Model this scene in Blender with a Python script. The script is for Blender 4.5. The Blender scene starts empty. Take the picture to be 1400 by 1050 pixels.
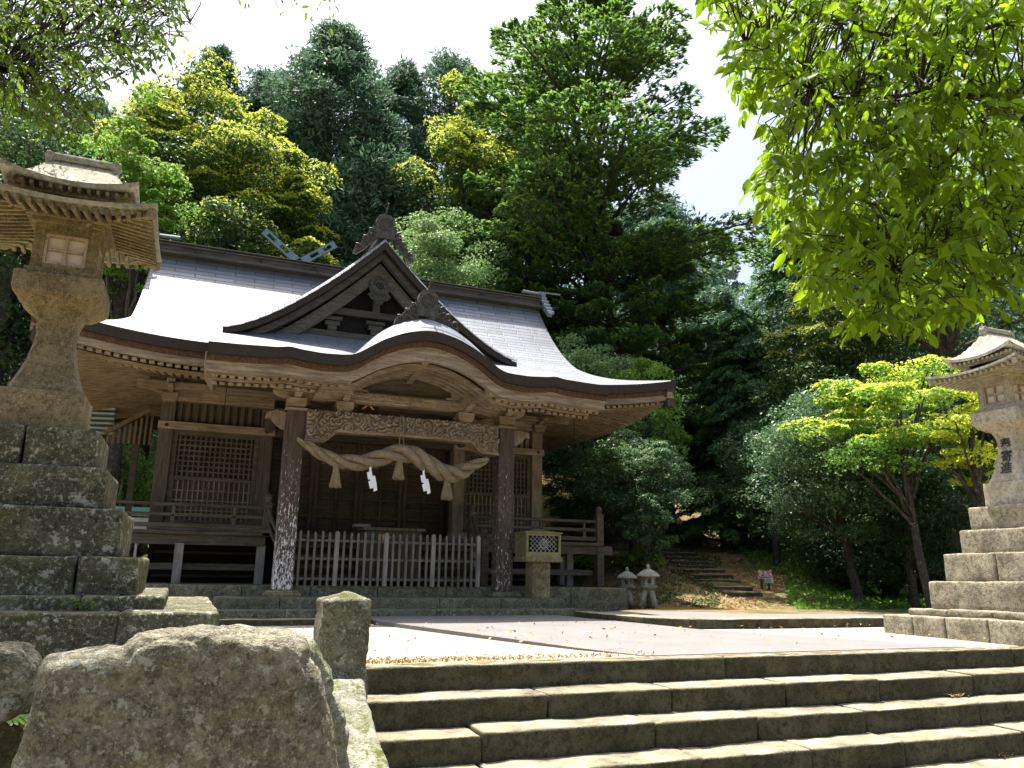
import bpy, bmesh, math, random
import numpy as np
from math import sin, cos, pi, radians, sqrt, exp, atan2, hypot
from mathutils import Vector, Matrix, noise as mn
rng = np.random.default_rng(7)
random.seed(5)
S = bpy.context.scene
COL = S.collection

# ------------------------------------------------------------ camera, sky, sun
PITCH, YAW, ROLL, EYE = radians(13.2), radians(21.8), radians(0.95), 0.85
FWD = np.array([sin(YAW)*cos(PITCH), cos(YAW)*cos(PITCH), sin(PITCH)])
_r = np.array([cos(YAW), -sin(YAW), 0.0]); _u = np.cross(_r, FWD)
RT = _r*cos(ROLL)+_u*sin(ROLL); UP = -_r*sin(ROLL)+_u*cos(ROLL)
CAM0 = np.array([0, 0, EYE])
cd = bpy.data.cameras.new('camera'); cam = bpy.data.objects.new('camera', cd); COL.objects.link(cam)
cd.sensor_width = 36; cd.lens = 1080/1400*36; cd.clip_end = 2000; cd.clip_start = 0.05
cam.matrix_world = Matrix(((RT[0], UP[0], -FWD[0], 0), (RT[1], UP[1], -FWD[1], 0), (RT[2], UP[2], -FWD[2], EYE), (0, 0, 0, 1)))
S.camera = cam
SUN_EL, SUN_AZ = radians(73), radians(-13)      # azimuth from +Y (behind the hall) towards +X
w = bpy.data.worlds.new('World'); S.world = w; w.use_nodes = True
nt = w.node_tree; sky = nt.nodes.new('ShaderNodeTexSky'); sky.sky_type = 'NISHITA'; sky.sun_disc = False
sky.sun_elevation = SUN_EL; sky.sun_rotation = SUN_AZ; sky.air_density = 1.0; sky.dust_density = 6.0; sky.ozone_density = 0.6
bg = nt.nodes['Background']; bg.inputs['Strength'].default_value = 0.12
nt.links.new(sky.outputs[0], bg.inputs['Color'])
sd = bpy.data.lights.new('sun', 'SUN'); sd.energy = 5.0; sd.angle = radians(0.5); sd.color = (1, .955, .88)
so = bpy.data.objects.new('sun', sd); COL.objects.link(so)
sv = Vector((sin(SUN_AZ)*cos(SUN_EL), cos(SUN_AZ)*cos(SUN_EL), sin(SUN_EL)))
so.rotation_euler = sv.to_track_quat('Z', 'Y').to_euler()
S.view_settings.view_transform = 'Standard'; S.view_settings.look = 'None'
S.view_settings.exposure = 1.35; S.view_settings.gamma = 1
try:
    S.cycles.max_bounces = 8; S.cycles.transparent_max_bounces = 8; S.cycles.diffuse_bounces = 4
    S.cycles.sample_clamp_indirect = 6
except Exception: pass

def spot(px, py, depth):                       # a point on the line of sight at that depth in metres
    return CAM0 + (FWD*1080 + RT*(px-700) - UP*(py-525))*depth/1080

# ------------------------------------------------------------ objects and tags
def tag(o, label=None, cat=None, group=None, kind=None):
    if label: o['label'] = label
    if cat: o['category'] = cat
    if group: o['group'] = group
    if kind: o['kind'] = kind
    return o
ORG = {}
def empty(name, loc, rz=0.0, rx=0.0, ry=0.0, label=None, cat=None, group=None, local=False):
    o = bpy.data.objects.new(name, None); COL.objects.link(o); o.location = Vector([float(v) for v in loc]); o.rotation_euler = (rx, ry, rz)
    o.empty_display_size = .1
    ORG[o.name] = np.array([0., 0, 0]) if local else np.array([float(v) for v in loc])
    return tag(o, label, cat, group)
def copy_tree(o, parent=None):
    c = o.copy(); COL.objects.link(c)
    if parent: c.parent = parent
    for ch in [k for k in bpy.data.objects if k.parent == o]: copy_tree(ch, c)
    return c

class MB:
    def __init__(s): s.v = []; s.f = []; s.n = 0; s.uv = []
    def add(s, V, F):
        V = np.asarray(V, float).reshape(-1, 3); s.v.append(V); b = s.n
        s.f += [tuple(int(i)+b for i in f) for f in F]; s.n += len(V); return s
    def box(s, c, sz, R=None, taper=1.0):
        x, y, z = [v/2 for v in sz]
        V = np.array([(-x,-y,-z),(x,-y,-z),(x,y,-z),(-x,y,-z),(-x*taper,-y*taper,z),(x*taper,-y*taper,z),(x*taper,y*taper,z),(-x*taper,y*taper,z)])
        if R is not None: V = V @ np.array(R).T
        return s.add(V+np.array(c), [(0,3,2,1),(4,5,6,7),(0,1,5,4),(1,2,6,5),(2,3,7,6),(3,0,4,7)])
    def bar(s, p, q, w, h, up=(0, 0, 1)):       # w across, h along up
        p = np.array(p, float); q = np.array(q, float); d = q-p; L = np.linalg.norm(d)
        if L < 1e-6: return s
        d /= L; u = np.array(up, float); a = np.cross(d, u); na = np.linalg.norm(a)
        if na < 1e-4: a = np.cross(d, (1, 0, 0)); na = np.linalg.norm(a)
        a /= na; u = np.cross(a, d)
        return s.box((p+q)/2, (L, w, h), np.array([d, -a, u]).T)
    def tube(s, pts, rad, n=8, cap=True):
        pts = np.asarray(pts, float); m = len(pts)
        rad = [rad]*m if np.isscalar(rad) else rad
        T = np.gradient(pts, axis=0); V = []
        a = None
        for i in range(m):
            t = T[i]/(np.linalg.norm(T[i])+1e-9)
            if a is None:
                a = np.cross(t, (0.3, 0.1, 1.0)); 
                if np.linalg.norm(a) < .1: a = np.cross(t, (1, 0, 0))
            a = a - t*(a@t); a /= np.linalg.norm(a)+1e-9; b = np.cross(t, a)
            for k in range(n):
                an = 2*pi*k/n; V.append(pts[i]+rad[i]*(a*cos(an)+b*sin(an)))
        F = []
        for i in range(m-1):
            for k in range(n):
                k2 = (k+1) % n; F.append((i*n+k, i*n+k2, (i+1)*n+k2, (i+1)*n+k))
        if cap: F.append(tuple(range(n-1, -1, -1))); F.append(tuple((m-1)*n+k for k in range(n)))
        return s.add(V, F)
    def prism(s, poly, y0, y1, axes='xz'):       # polygon in plane extruded
        n = len(poly); V = []
        for y in (y0, y1):
            for a, b in poly:
                V.append((a, y, b) if axes == 'xz' else ((y, a, b) if axes == 'yz' else (a, b, y)))
        F = [(i, (i+1) % n, n+(i+1) % n, n+i) for i in range(n)]
        F += [tuple(range(n-1, -1, -1)), tuple(range(n, 2*n))]
        return s.add(V, F)
    def grid(s, P, uv=None):                    # P: (m,n,3)
        P = np.asarray(P, float); m, n = P.shape[:2]
        F = [(i*n+j, i*n+j+1, (i+1)*n+j+1, (i+1)*n+j) for i in range(m-1) for j in range(n-1)]
        if uv is not None: s.uv.append((s.n, np.asarray(uv).reshape(-1, 2)))
        return s.add(P.reshape(-1, 3), F)
    def sheet(s, P, th, dirv=(0, 0, -1), uv=None):         # thick sheet
        P = np.asarray(P, float); m, n = P.shape[:2]; Q = P+np.array(dirv)*th
        s.grid(P, uv); s.grid(Q[::-1])
        def side(a, b): s.grid(np.stack([a, b]))
        side(Q[0], P[0]); side(P[-1], Q[-1]); side(P[:, 0], Q[:, 0]); side(Q[:, -1], P[:, -1]); return s
    def sweep(s, path, inward, inset, drop, thick, height):  # rectangular strip along path, inward = unit horizontal vectors
        path = np.asarray(path, float); N = np.asarray(inward, float)
        if N.ndim == 1: N = np.tile(N, (len(path), 1))
        a = path+N*inset-np.array([0, 0, drop]); z = np.stack([0*height, 0*height, height], 1) if np.ndim(height) > 0 else np.array([0, 0, height])
        b = a+N*thick
        for A, B in ((a-z, a), (a, b), (b, b-z), (b-z, a-z)): s.grid(np.stack([A, B]))
        s.add([a[0], b[0], (b-z)[0], (a-z)[0]], [(0, 1, 2, 3)]); s.add([a[-1], b[-1], (b-z)[-1], (a-z)[-1]], [(3, 2, 1, 0)])
        return s
    def rbox(s, c, sz, r=.02, amp=.006, seed=0, div=None, fr=3.0):   # worn stone block
        sz = np.array(sz, float); c = np.array(c, float); h = sz/2
        step = div or max(.05, min(sz)/3.0); r = min(r, min(h)*.8)
        faces = []
        for ax in range(3):
            u, v = [(1, 2), (2, 0), (0, 1)][ax]
            def coords(L):
                k = max(2, int(round(L/step))); g = np.linspace(-L/2, L/2, k+1); e = r*.5
                return np.unique(np.concatenate([[-L/2, -L/2+e, -L/2+2*e], g[1:-1], [L/2-2*e, L/2-e, L/2]]).round(5))
            U, Vv = coords(sz[u]), coords(sz[v])
            for sg in (-1, 1):
                G = np.zeros((len(U), len(Vv), 3)); G[..., u] = U[:, None]; G[..., v] = Vv[None, :]; G[..., ax] = sg*h[ax]
                if sg < 0: G = G[::-1]
                faces.append(G)
        for G in faces:
            q = np.clip(G, -(h-r), h-r); d = G-q; n = np.linalg.norm(d, axis=-1, keepdims=True); nn = d/(n+1e-9)
            P = q+nn*r
            sh = P.shape; fl = P.reshape(-1, 3)+c; nf = nn.reshape(-1, 3)
            for i in range(len(fl)):
                w_ = mn.noise(Vector(fl[i]*fr)+Vector((seed*3.7, 0, seed)))+.5*mn.noise(Vector(fl[i]*fr*3.3)+Vector((seed, 5, 0)))
                fl[i] += nf[i]*w_*amp
            s.grid(fl.reshape(sh))
        return s
    def build(s, name, mat, parent=None, smooth=False, weld=False, bevel=0, local=False):
        V = np.concatenate(s.v) if s.v else np.zeros((0, 3))
        off = np.zeros(3)
        if parent is not None and not local: off = ORG.get(parent.name, np.zeros(3))
        me = bpy.data.meshes.new(name); me.from_pydata((V-off).tolist(), [], s.f)
        if s.uv:
            UVv = np.zeros((len(V), 2))
            for st, a in s.uv: UVv[st:st+len(a)] = a
            li = np.zeros(len(me.loops), int); me.loops.foreach_get('vertex_index', li)
            ul = me.uv_layers.new(name='UVMap'); ul.data.foreach_set('uv', UVv[li].ravel())
        if weld:
            bm = bmesh.new(); bm.from_mesh(me); bmesh.ops.remove_doubles(bm, verts=bm.verts, dist=1e-4)
            bmesh.ops.recalc_face_normals(bm, faces=bm.faces); bm.to_mesh(me); bm.free()
        if smooth: me.shade_smooth()
        me.materials.append(mat); me.update()
        o = bpy.data.objects.new(name, me); COL.objects.link(o)
        if parent is not None: o.parent = parent; ORG[o.name] = off
        else: ORG[o.name] = np.zeros(3)
        if bevel:
            b = o.modifiers.new('bevel', 'BEVEL'); b.width = bevel; b.segments = 2; b.limit_method = 'ANGLE'; b.angle_limit = radians(40)
        return o

# ------------------------------------------------------------ materials
class N:
    def __init__(s, name):
        s.m = bpy.data.materials.new(name); s.m.use_nodes = True; s.t = s.m.node_tree; s.p = s.t.nodes['Principled BSDF']; s.out = s.t.nodes['Material Output']
        s.tc = s.t.nodes.new('ShaderNodeTexCoord')
    def n(s, ty, **k):
        x = s.t.nodes.new('ShaderNode'+ty)
        for a, b in k.items():
            if a.startswith('i_'):
                key = a[2:].replace('_', ' '); key = int(key) if key.isdigit() else key
                x.inputs[key].default_value = b
            else: setattr(x, a, b)
        return x
    def l(s, a, b): s.t.links.new(a, b); return b.node
    def coord(s, scale=(1, 1, 1), kind='Object'):
        mp = s.n('Mapping'); mp.inputs['Scale'].default_value = scale; s.l(s.tc.outputs[kind], mp.inputs[0]); return mp.outputs[0]
    def noise(s, scale, det=4, rough=.6, vec=None, dist=0):
        x = s.n('TexNoise', i_Scale=scale, i_Detail=det, i_Roughness=rough, i_Distortion=dist); s.l(vec or s.tc.outputs['Object'], x.inputs['Vector']); return x.outputs['Fac']
    def ramp(s, fac, stops):
        r = s.n('ValToRGB'); e = r.color_ramp.elements
        while len(e) < len(stops): e.new(.5)
        for k, (p, c) in enumerate(stops):
            e[k].position = p; e[k].color = (*c, 1) if len(c) == 3 else c
        s.l(fac, r.inputs[0]); return r.outputs[0]
    def thr(s, fac, a, b):
        r = s.n('MapRange'); r.inputs['From Min'].default_value = a; r.inputs['From Max'].default_value = b; s.l(fac, r.inputs['Value']); return r.outputs[0]
    def mix(s, f, a, b, mode='MIX'):
        x = s.n('Mix', data_type='RGBA', blend_type=mode)
        if isinstance(f, (int, float)): x.inputs[0].default_value = f
        else: s.l(f, x.inputs[0])
        for k, v in ((6, a), (7, b)):
            if isinstance(v, tuple): x.inputs[k].default_value = (*v, 1)
            else: s.l(v, x.inputs[k])
        return x.outputs[2]
    def math(s, op, a, b=0.0):
        x = s.n('Math', operation=op)
        for k, v in ((0, a), (1, b)):
            if isinstance(v, (int, float)): x.inputs[k].default_value = v
            else: s.l(v, x.inputs[k])
        return x.outputs[0]
    def bump(s, h, st=.3, dist=.02, prev=None):
        b = s.n('Bump', i_Strength=st, i_Distance=dist); s.l(h, b.inputs['Height'])
        if prev: s.l(prev, b.inputs['Normal'])
        return b.outputs[0]
    def done(s, col=None, rough=.8, nrm=None, metal=0, spec=.3):
        if col is not None:
            if isinstance(col, tuple): s.p.inputs['Base Color'].default_value = (*col, 1)
            else: s.l(col, s.p.inputs['Base Color'])
        if isinstance(rough, (int, float)): s.p.inputs['Roughness'].default_value = rough
        else: s.l(rough, s.p.inputs['Roughness'])
        s.p.inputs['Metallic'].default_value = metal; s.p.inputs['Specular IOR Level'].default_value = spec
        if nrm is not None: s.l(nrm, s.p.inputs['Normal'])
        return s.m

def stone(name, dark, mid, light, lichen=.3, moss=.4, sc=1.0, bs=.5, worn=0):
    k = N(name); a = k.noise(2.2*sc, 6, .65); b = k.noise(11*sc, 5, .7); c = k.noise(45*sc, 3, .6)
    col = k.ramp(a, [(.36, dark), (.5, mid), (.64, light)])
    col = k.mix(k.thr(b, .46, .62), col, tuple(v*.5 for v in dark))
    col = k.mix(k.math('MULTIPLY', k.thr(k.noise(4.2*sc, 7, .75), .52, .62), .6), col, light)
    col = k.mix(.35, col, k.ramp(c, [(.3, tuple(v*.6 for v in mid)), (.7, tuple(min(1, v*1.35) for v in light))]))
    if lichen:
        n1_ = k.noise(6.5*sc, 8, .78, None, 0); n2 = k.noise(26*sc, 6, .8, None, 0); n3 = k.noise(1.9*sc, 4, .6)
        f = k.math('MULTIPLY', k.thr(n1_, .555, .58), k.thr(n3, .62-lichen*.35, .70-lichen*.35))
        col = k.mix(k.math('MULTIPLY', f, .8), col, (.40, .41, .34))
        f2 = k.math('MULTIPLY', k.thr(n2, .545, .60), k.thr(n3, .30, .60-lichen*.25))
        col = k.mix(k.math('MULTIPLY', f2, .75), col, (.36, .37, .30))
        f3 = k.math('MULTIPLY', k.thr(k.noise(19*sc, 5, .75), .60, .66), .7); col = k.mix(f3, col, (.022, .022, .014))
    if moss:
        g = k.n('NewGeometry'); sx = k.n('SeparateXYZ'); k.l(g.outputs['Normal'], sx.inputs[0])
        mf = k.math('MULTIPLY', k.thr(k.noise(4*sc, 5, .7), .66-moss*.3, .74-moss*.22), k.thr(sx.outputs['Z'], -.3, .7))
        mf2 = k.math('MULTIPLY', k.thr(k.noise(1.3*sc, 5, .75), .70-moss*.22, .8-moss*.22), .75)
        col = k.mix(k.math('MAXIMUM', mf, mf2), col, (.085, .10, .022))
    h = k.math('ADD', k.math('MULTIPLY', b, .6), k.math('MULTIPLY', c, .35))
    if worn:  # foot wear, plus sunlit treads against shaded risers painted into the colour
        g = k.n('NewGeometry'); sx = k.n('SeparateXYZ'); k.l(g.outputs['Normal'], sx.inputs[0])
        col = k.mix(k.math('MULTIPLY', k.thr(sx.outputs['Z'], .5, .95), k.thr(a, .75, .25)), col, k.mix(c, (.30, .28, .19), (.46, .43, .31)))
    return k.done(col, .93, k.bump(h, bs, .045), spec=.15)

def wood(name, a, b, axis='z', sc=1.0, dirt=.4, rough=.85, bs=.35):
    k = N(name); s3 = {'z': (14, 14, 1.1), 'x': (1.1, 14, 14), 'y': (14, 1.1, 14)}[axis]
    g = k.noise(1.6*sc, 5, .65, k.coord(s3), .4); g2 = k.noise(6*sc, 3, .6, k.coord(s3)); big = k.noise(1.3, 4, .6)
    col = k.ramp(g, [(.32, a), (.66, b)])
    col = k.mix(k.thr(g2, .55, .75), col, tuple(v*.45 for v in a))
    col = k.mix(k.math('MULTIPLY', k.thr(big, .5, .72), dirt), col, tuple(v*.4 for v in a))
    return k.done(col, rough, k.bump(g, bs, .01), spec=.2)

def leafmat(name, cols, trans=.45, rough=.55, spec=.3, tcol=None, var=.5):
    k = N(name); gi = k.n('NewGeometry'); r = gi.outputs['Random Per Island']
    oi = k.n('ObjectInfo')
    f = k.math('FRACT', k.math('ADD', r, k.math('MULTIPLY', oi.outputs['Random'], .3)))
    st = [(i/max(1, len(cols)-1), c) for i, c in enumerate(cols)]
    col = k.ramp(f, st)
    big = k.noise(.35, 3, .6); col = k.mix(var, col, k.mix(big, tuple(.35*v for v in cols[0]), tuple(min(1, 1.5*v) for v in cols[-1])))
    k.done(col, rough, spec=spec)
    tr = k.n('BsdfTranslucent'); ms = k.n('MixShader'); ms.inputs[0].default_value = trans
    if tcol: k.l(k.mix(1.0, col, tcol, 'MULTIPLY'), tr.inputs[0])
    else: k.l(col, tr.inputs[0])
    k.l(k.p.outputs[0], ms.inputs[1]); k.l(tr.outputs[0], ms.inputs[2]); k.l(ms.outputs[0], k.out.inputs[0])
    return k.m

def plain(name, c, rough=.7, metal=0, var=.25, sc=8, bs=.2):
    k = N(name); a = k.noise(sc, 5, .65)
    col = k.ramp(a, [(.3, tuple(v*(1-var) for v in c)), (.7, tuple(min(1, v*(1+var)) for v in c))])
    return k.done(col, rough, k.bump(a, bs, .01), metal=metal)

M = {}
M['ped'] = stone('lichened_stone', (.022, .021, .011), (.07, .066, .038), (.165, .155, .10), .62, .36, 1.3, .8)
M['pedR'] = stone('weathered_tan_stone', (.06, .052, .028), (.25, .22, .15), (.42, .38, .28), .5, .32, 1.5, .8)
M['lan'] = stone('lantern_stone', (.09, .065, .03), (.185, .145, .075), (.28, .23, .13), .15, .10, 1.6, .4)
M['boulder'] = stone('boulder_stone', (.05, .043, .030), (.165, .15, .10), (.32, .30, .215), .85, .22, 1.7, 1.2)
M['bollard'] = stone('bollard_stone', (.05, .045, .03), (.13, .12, .08), (.25, .24, .17), .95, .6, 1.8, 1.0)
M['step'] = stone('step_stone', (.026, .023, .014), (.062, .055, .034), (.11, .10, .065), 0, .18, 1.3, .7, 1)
M['plinth'] = stone('plinth_stone', (.05, .048, .03), (.12, .112, .075), (.20, .19, .13), .1, .25, 1.1, .5)
M['ramp'] = stone('ramp_stone', (.10, .10, .07), (.22, .22, .16), (.34, .34, .26), .5, .5, 2.0, .7)
M['small'] = stone('pale_granite', (.16, .155, .12), (.32, .31, .25), (.48, .47, .40), .4, .15, 3.0, .6)
M['woodL'] = wood('pale_weathered_wood_x', (.15, .115, .078), (.37, .30, .215), 'x', dirt=.55)
M['woodLy'] = wood('pale_weathered_wood_y', (.16, .125, .085), (.37, .30, .215), 'y', dirt=.4)
M['woodLz'] = wood('pale_weathered_wood_z', (.15, .115, .08), (.29, .235, .165), 'z', dirt=.5)
M['woodG'] = wood('grey_weathered_wood_x', (.06, .05, .037), (.135, .115, .086), 'x')
M['woodGz'] = wood('grey_weathered_wood_z', (.06, .05, .037), (.135, .115, .086), 'z')
M['woodD'] = wood('dark_brown_wood', (.045, .036, .026), (.105, .084, .06), 'z')
M['woodDx'] = wood('dark_brown_wood_x', (.045, .036, .026), (.105, .084, .06), 'x')
M['pick'] = wood('silvery_fence_wood', (.10, .088, .072), (.24, .215, .185), 'z', dirt=.6)
M['fpost'] = wood('silver_fence_post_wood', (.17, .155, .135), (.36, .34, .31), 'z', dirt=.8)
M['gable'] = wood('dark_grey_gable_wood', (.05, .045, .038), (.12, .11, .095), 'x')
M['gable2'] = wood('grey_bargeboard_wood', (.075, .068, .055), (.19, .175, .15), 'x')
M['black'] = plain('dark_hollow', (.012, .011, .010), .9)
M['fascia'] = plain('dark_eave_metal', (.034, .023, .013), .5, .2, .3, 20)
M['bark'] = stone('layered_bark_eave', (.03, .015, .008), (.10, .055, .03), (.20, .13, .08), 0, 0, 9, .8)
M['orn'] = plain('patinated_ornament', (.075, .07, .058), .5, .3, .6, 14, .6)
M['tin'] = plain('blue_grey_sheet_metal', (.18, .22, .23), .35, .6, .2, 9)
M['gold'] = plain('gilt_metal', (.75, .5, .12), .3, .9)
M['paper'] = plain('white_paper', (.85, .85, .86), .8, 0, .04)
M['brz'] = plain('green_gold_bronze', (.20, .18, .085), .5, .35, .3, 10)
M['red'] = plain('red_board', (.72, .10, .05), .5, 0, .1)
M['white'] = plain('white_board', (.75, .75, .73), .5, 0, .06)
M['ink'] = plain('dark_ink', (.03, .03, .03), .7)
M['carve'] = stone('carved_wood', (.14, .11, .075), (.30, .25, .18), (.48, .42, .33), 0, 0, 3, .3)
M['pane'] = plain('pale_window_paper', (.62, .55, .52), .5, 0, .08)
def roofmat():
    k = N('sheet_metal_roof'); br = k.n('TexBrick', i_Scale=1.0); br.offset = .5
    for a, b in (('Mortar Size', .022), ('Brick Width', .9), ('Row Height', .15), ('Mortar Smooth', .8), ('Bias', 0.0)): br.inputs[a].default_value = b
    br.inputs['Color1'].default_value = (.16, .178, .205, 1); br.inputs['Color2'].default_value = (.225, .245, .28, 1); br.inputs['Mortar'].default_value = (.085, .092, .105, 1)
    uvn = k.noise(1.5, 3, .5)
    k.l(k.tc.outputs['UV'], br.inputs['Vector'])
    n1 = k.noise(1.1, 5, .7); n2 = k.noise(16, 4, .7)
    col = k.mix(k.math('MULTIPLY', k.thr(k.noise(1.2, 6, .75, k.coord((1.6, .35, .5))), .48, .68), .55), br.outputs['Color'], (.12, .122, .125))
    ro = k.n('MapRange'); k.l(n2, ro.inputs['Value']); ro.inputs['To Min'].default_value = .44; ro.inputs['To Max'].default_value = .58
    h = k.math('ADD', k.math('MULTIPLY', br.outputs['Fac'], -1.0), k.math('MULTIPLY', k.noise(2.6, 3, .6), .8))
    return k.done(col, ro.outputs[0], k.bump(h, .4, .012), metal=.12, spec=.35)
M['roof'] = roofmat()
def postmat(name, amt):
    k = N(name); g = k.noise(1.6, 5, .65, k.coord((14, 14, 1.1)), .4)
    col = k.ramp(g, [(.3, (.04, .029, .022)), (.7, (.115, .088, .07))])
    sx = k.n('SeparateXYZ'); k.l(k.tc.outputs['Object'], sx.inputs[0])
    hz = k.thr(sx.outputs['Z'], 2.7, .3); fl = k.noise(17, 8, .8, k.coord((1.8, 1.8, .55)))
    f = k.thr(k.math('ADD', fl, k.math('MULTIPLY', hz, amt)), .61, .63)
    ed = k.thr(sx.outputs['Z'], 3.2, 2.9)
    col = k.mix(k.math('MULTIPLY', f, ed), col, (.74, .73, .71))
    return k.done(col, .8, k.bump(g, .3, .01), spec=.2)
M['post1'] = postmat('peeling_white_post', .135); M['post2'] = postmat('brown_post_traces_of_white', .05)
# ------------------------------------------------------------ ground, plaza, stairs
def hill(X, Y):
    d = X*.371+Y*.928; r = X*.928-Y*.371
    t = r/np.maximum(d, 1)
    wgt = np.clip((.47-t)/.12, 0, 1); wgt = wgt*wgt*(3-2*wgt)
    front = .14*np.clip(d-18.6, 0, 13)+.02*np.clip(18.6-d, 0, 0)
    back = .42*np.clip(d-31.6, 0, 60)
    lft = np.clip((X-8.9)/1.5, 0, 1)*np.clip((Y-12.0)/1.5, 0, 1)
    h = (front*wgt*lft+.10*lft)
    behind = np.clip((Y-26.5)/3, 0, 1)
    h = np.maximum(h, 0)+back*(.35+.65*np.clip((.62-t)/.2, 0, 1))+behind*np.where(X < 9, .16*np.clip(Y-26.5, 0, 14), 0)
    mound = .75*np.exp(-(((X-10.7)/1.25)**2+((Y-18.4)/2.3)**2)); h = h+mound
    return h
def ground_z(x, y): return float(hill(np.array(float(x)), np.array(float(y))))

def cgrid(a, b, near0, near1, fine, grow=1.18):
    c = list(np.arange(near0, near1+1e-6, fine)); s_ = fine
    while c[-1] < b: s_ *= grow; c.append(c[-1]+s_)
    s_ = fine; f = []
    x = near0
    while x > a: s_ *= grow; x -= s_; f.append(x)
    return np.array(f[::-1]+c)
gx = np.unique(np.concatenate([cgrid(-400, 400, -6, 26, .5), [1.04, 1.06, 14.0, 14.02]])); gy = np.unique(np.concatenate([cgrid(-60, 700, 4, 34, .5), [6.0, 6.02, 7.2, 7.22, 10.9, 10.92]]))
GX, GY = np.meshgrid(gx, gy)
GZ = hill(GX, GY)
edge = np.where(GX < 1.05, 6.01, 7.21); edge = np.where(GX > 14.01, 7.21, edge)
low = GY < edge
nz = np.array([mn.noise(Vector((x*.7, y*.7, 0))) for x, y in zip(GX.ravel(), GY.ravel())]).reshape(GX.shape)
GZ = GZ+np.where((GZ > .12) & (GX > 8.9), nz*.12, 0)
GZ = np.where(low, -1.12, GZ)
def terr_mat():
    k = N('forest_floor'); a = k.noise(1.1, 6, .7); b = k.noise(7, 6, .75); c = k.noise(40, 3, .6)
    soil = k.ramp(b, [(.3, (.10, .06, .03)), (.5, (.24, .16, .085)), (.7, (.36, .26, .15))])
    grs = k.ramp(b, [(.3, (.03, .05, .012)), (.55, (.07, .11, .02)), (.75, (.13, .16, .04))])
    sx = k.n('SeparateXYZ'); k.l(k.tc.outputs['Object'], sx.inputs[0])
    col = k.mix(k.thr(a, .47, .55), soil, grs)
    col = k.mix(.4, col, k.ramp(c, [(.3, (.05, .035, .015)), (.7, (.32, .25, .13))]))
    return k.done(col, .95, k.bump(k.math('ADD', b, c), .6, .06), spec=.1)
M['terr'] = terr_mat()
mb = MB(); mb.grid(np.stack([GX, GY, GZ], -1)); tag(mb.build('ground', M['terr'], smooth=False), kind='structure')

def gravmat():
    k = N('pale_gravel'); a = k.noise(2, 5, .7); b = k.noise(60, 4, .7); c = k.noise(.8, 4, .6)
    col = k.ramp(b, [(.3, (.17, .15, .115)), (.5, (.30, .275, .22)), (.7, (.42, .395, .34))])
    col = k.mix(k.math('MULTIPLY', k.thr(a, .52, .7), .35), col, (.42, .33, .2))
    return k.done(col, .95, k.bump(b, .5, .02), spec=.1)
M['gravel'] = gravmat()
def pathmat():
    k = N('smooth_stone_paving'); a = k.noise(1.3, 5, .7); b = k.noise(30, 5, .7)
    col = k.ramp(a, [(.3, (.15, .145, .138)), (.7, (.205, .198, .19))]); col = k.mix(.3, col, k.ramp(b, [(.3, (.07, .066, .062)), (.7, (.21, .20, .19))]))
    return k.done(col, .85, k.bump(b, .25, .01), spec=.2)
M['path'] = pathmat()
def poly_sheet(name, pts, z0, z1, mat, kind='structure', rough=0):
    mb = MB(); mb.prism([(p[0], p[1]) for p in pts], z0, z1, 'xy'); o = mb.build(name, mat, bevel=.01 if z1-z0 > .03 else 0)
    return tag(o, kind=kind)
poly_sheet('plaza_gravel', [(-9, 6.06), (1.0, 6.06), (1.0, 7.34), (17, 7.34), (17, 9.6), (14.2, 10.9), (13.6, 11.0), (9, 13.5), (8.9, 13.6), (-9, 13.6)], -.06, .006, M['gravel'])
# paved path that widens towards the hall
mb = MB(); lf = [(4.45, 7.36), (4.05, 8.1), (3.75, 8.9), (3.4, 10.0), (3.05, 11.2), (2.72, 12.4), (2.55, 13.34)]; rt = [(9.0, 7.36), (8.4, 8.1), (7.7, 8.9), (6.95, 10.0), (6.72, 11.2), (6.4, 12.4), (6.3, 13.34)]; zz_ = [.014, .03, .045, .055, .06, .065, .065]
mb.sheet(np.array([[(a[0]+(b[0]-a[0])*q, a[1], z) for q in np.linspace(0, 1, 9)] for a, b, z in zip(lf, rt, zz_)]), .08); tag(mb.build('path', M['path']), kind='structure')
# raised terrace kerb at the right
kerb = empty('terrace_kerb', (9, 11, 0), label='long low mossy stone kerb edging the terrace before the hillside steps', cat='kerb')
pts = [(6.42, 12.95), (6.55, 12.0), (6.75, 11.15), (7.25, 10.62), (8.4, 10.5), (9.7, 10.5), (11.0, 10.52), (12.2, 10.6), (13.4, 10.8)]
for i in range(len(pts)-1):
    a, b = np.array(pts[i]), np.array(pts[i+1]); d = b-a; L = np.linalg.norm(d); an = atan2(d[1], d[0])
    mb = MB(); mb.rbox((0, 0, 0), (L-.012, .34, .21), .02, .01, i, .07)
    R = np.array([[cos(an), -sin(an), 0], [sin(an), cos(an), 0], [0, 0, 1]]); c = (a+b)/2
    mb.v = [V@R.T+np.array([c[0]-d[1]/L*.17, c[1]+d[0]/L*.17, .05]) for V in mb.v]
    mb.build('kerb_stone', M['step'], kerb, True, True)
poly_sheet('terrace', [(6.9, 12.95), (7.0, 11.9), (7.4, 11.0), (8.5, 10.8), (13.4, 11.0), (15.5, 12.8), (14.5, 15.2), (12.6, 16.0), (10.5, 16.4), (9.2, 14.9), (8.9, 14.2)], -.02, .135, M['terr'])
poly_sheet('terrace_paving', [(6.75, 12.95), (6.88, 11.9), (7.15, 11.2), (7.6, 10.86), (13.3, 10.98), (13.2, 11.75), (9.4, 12.0), (8.8, 12.95)], -.02, .142, M['path'])
# left edging strip
mb = MB(); mb.rbox((.9, 12.35, .03), (3.6, .25, .13), .02, .01, 3, .1); tag(mb.build('edging_stone', M['step'], smooth=True, weld=True), 'low stone edging strip lying left of the path before the hall steps', 'edging stone')

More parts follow.
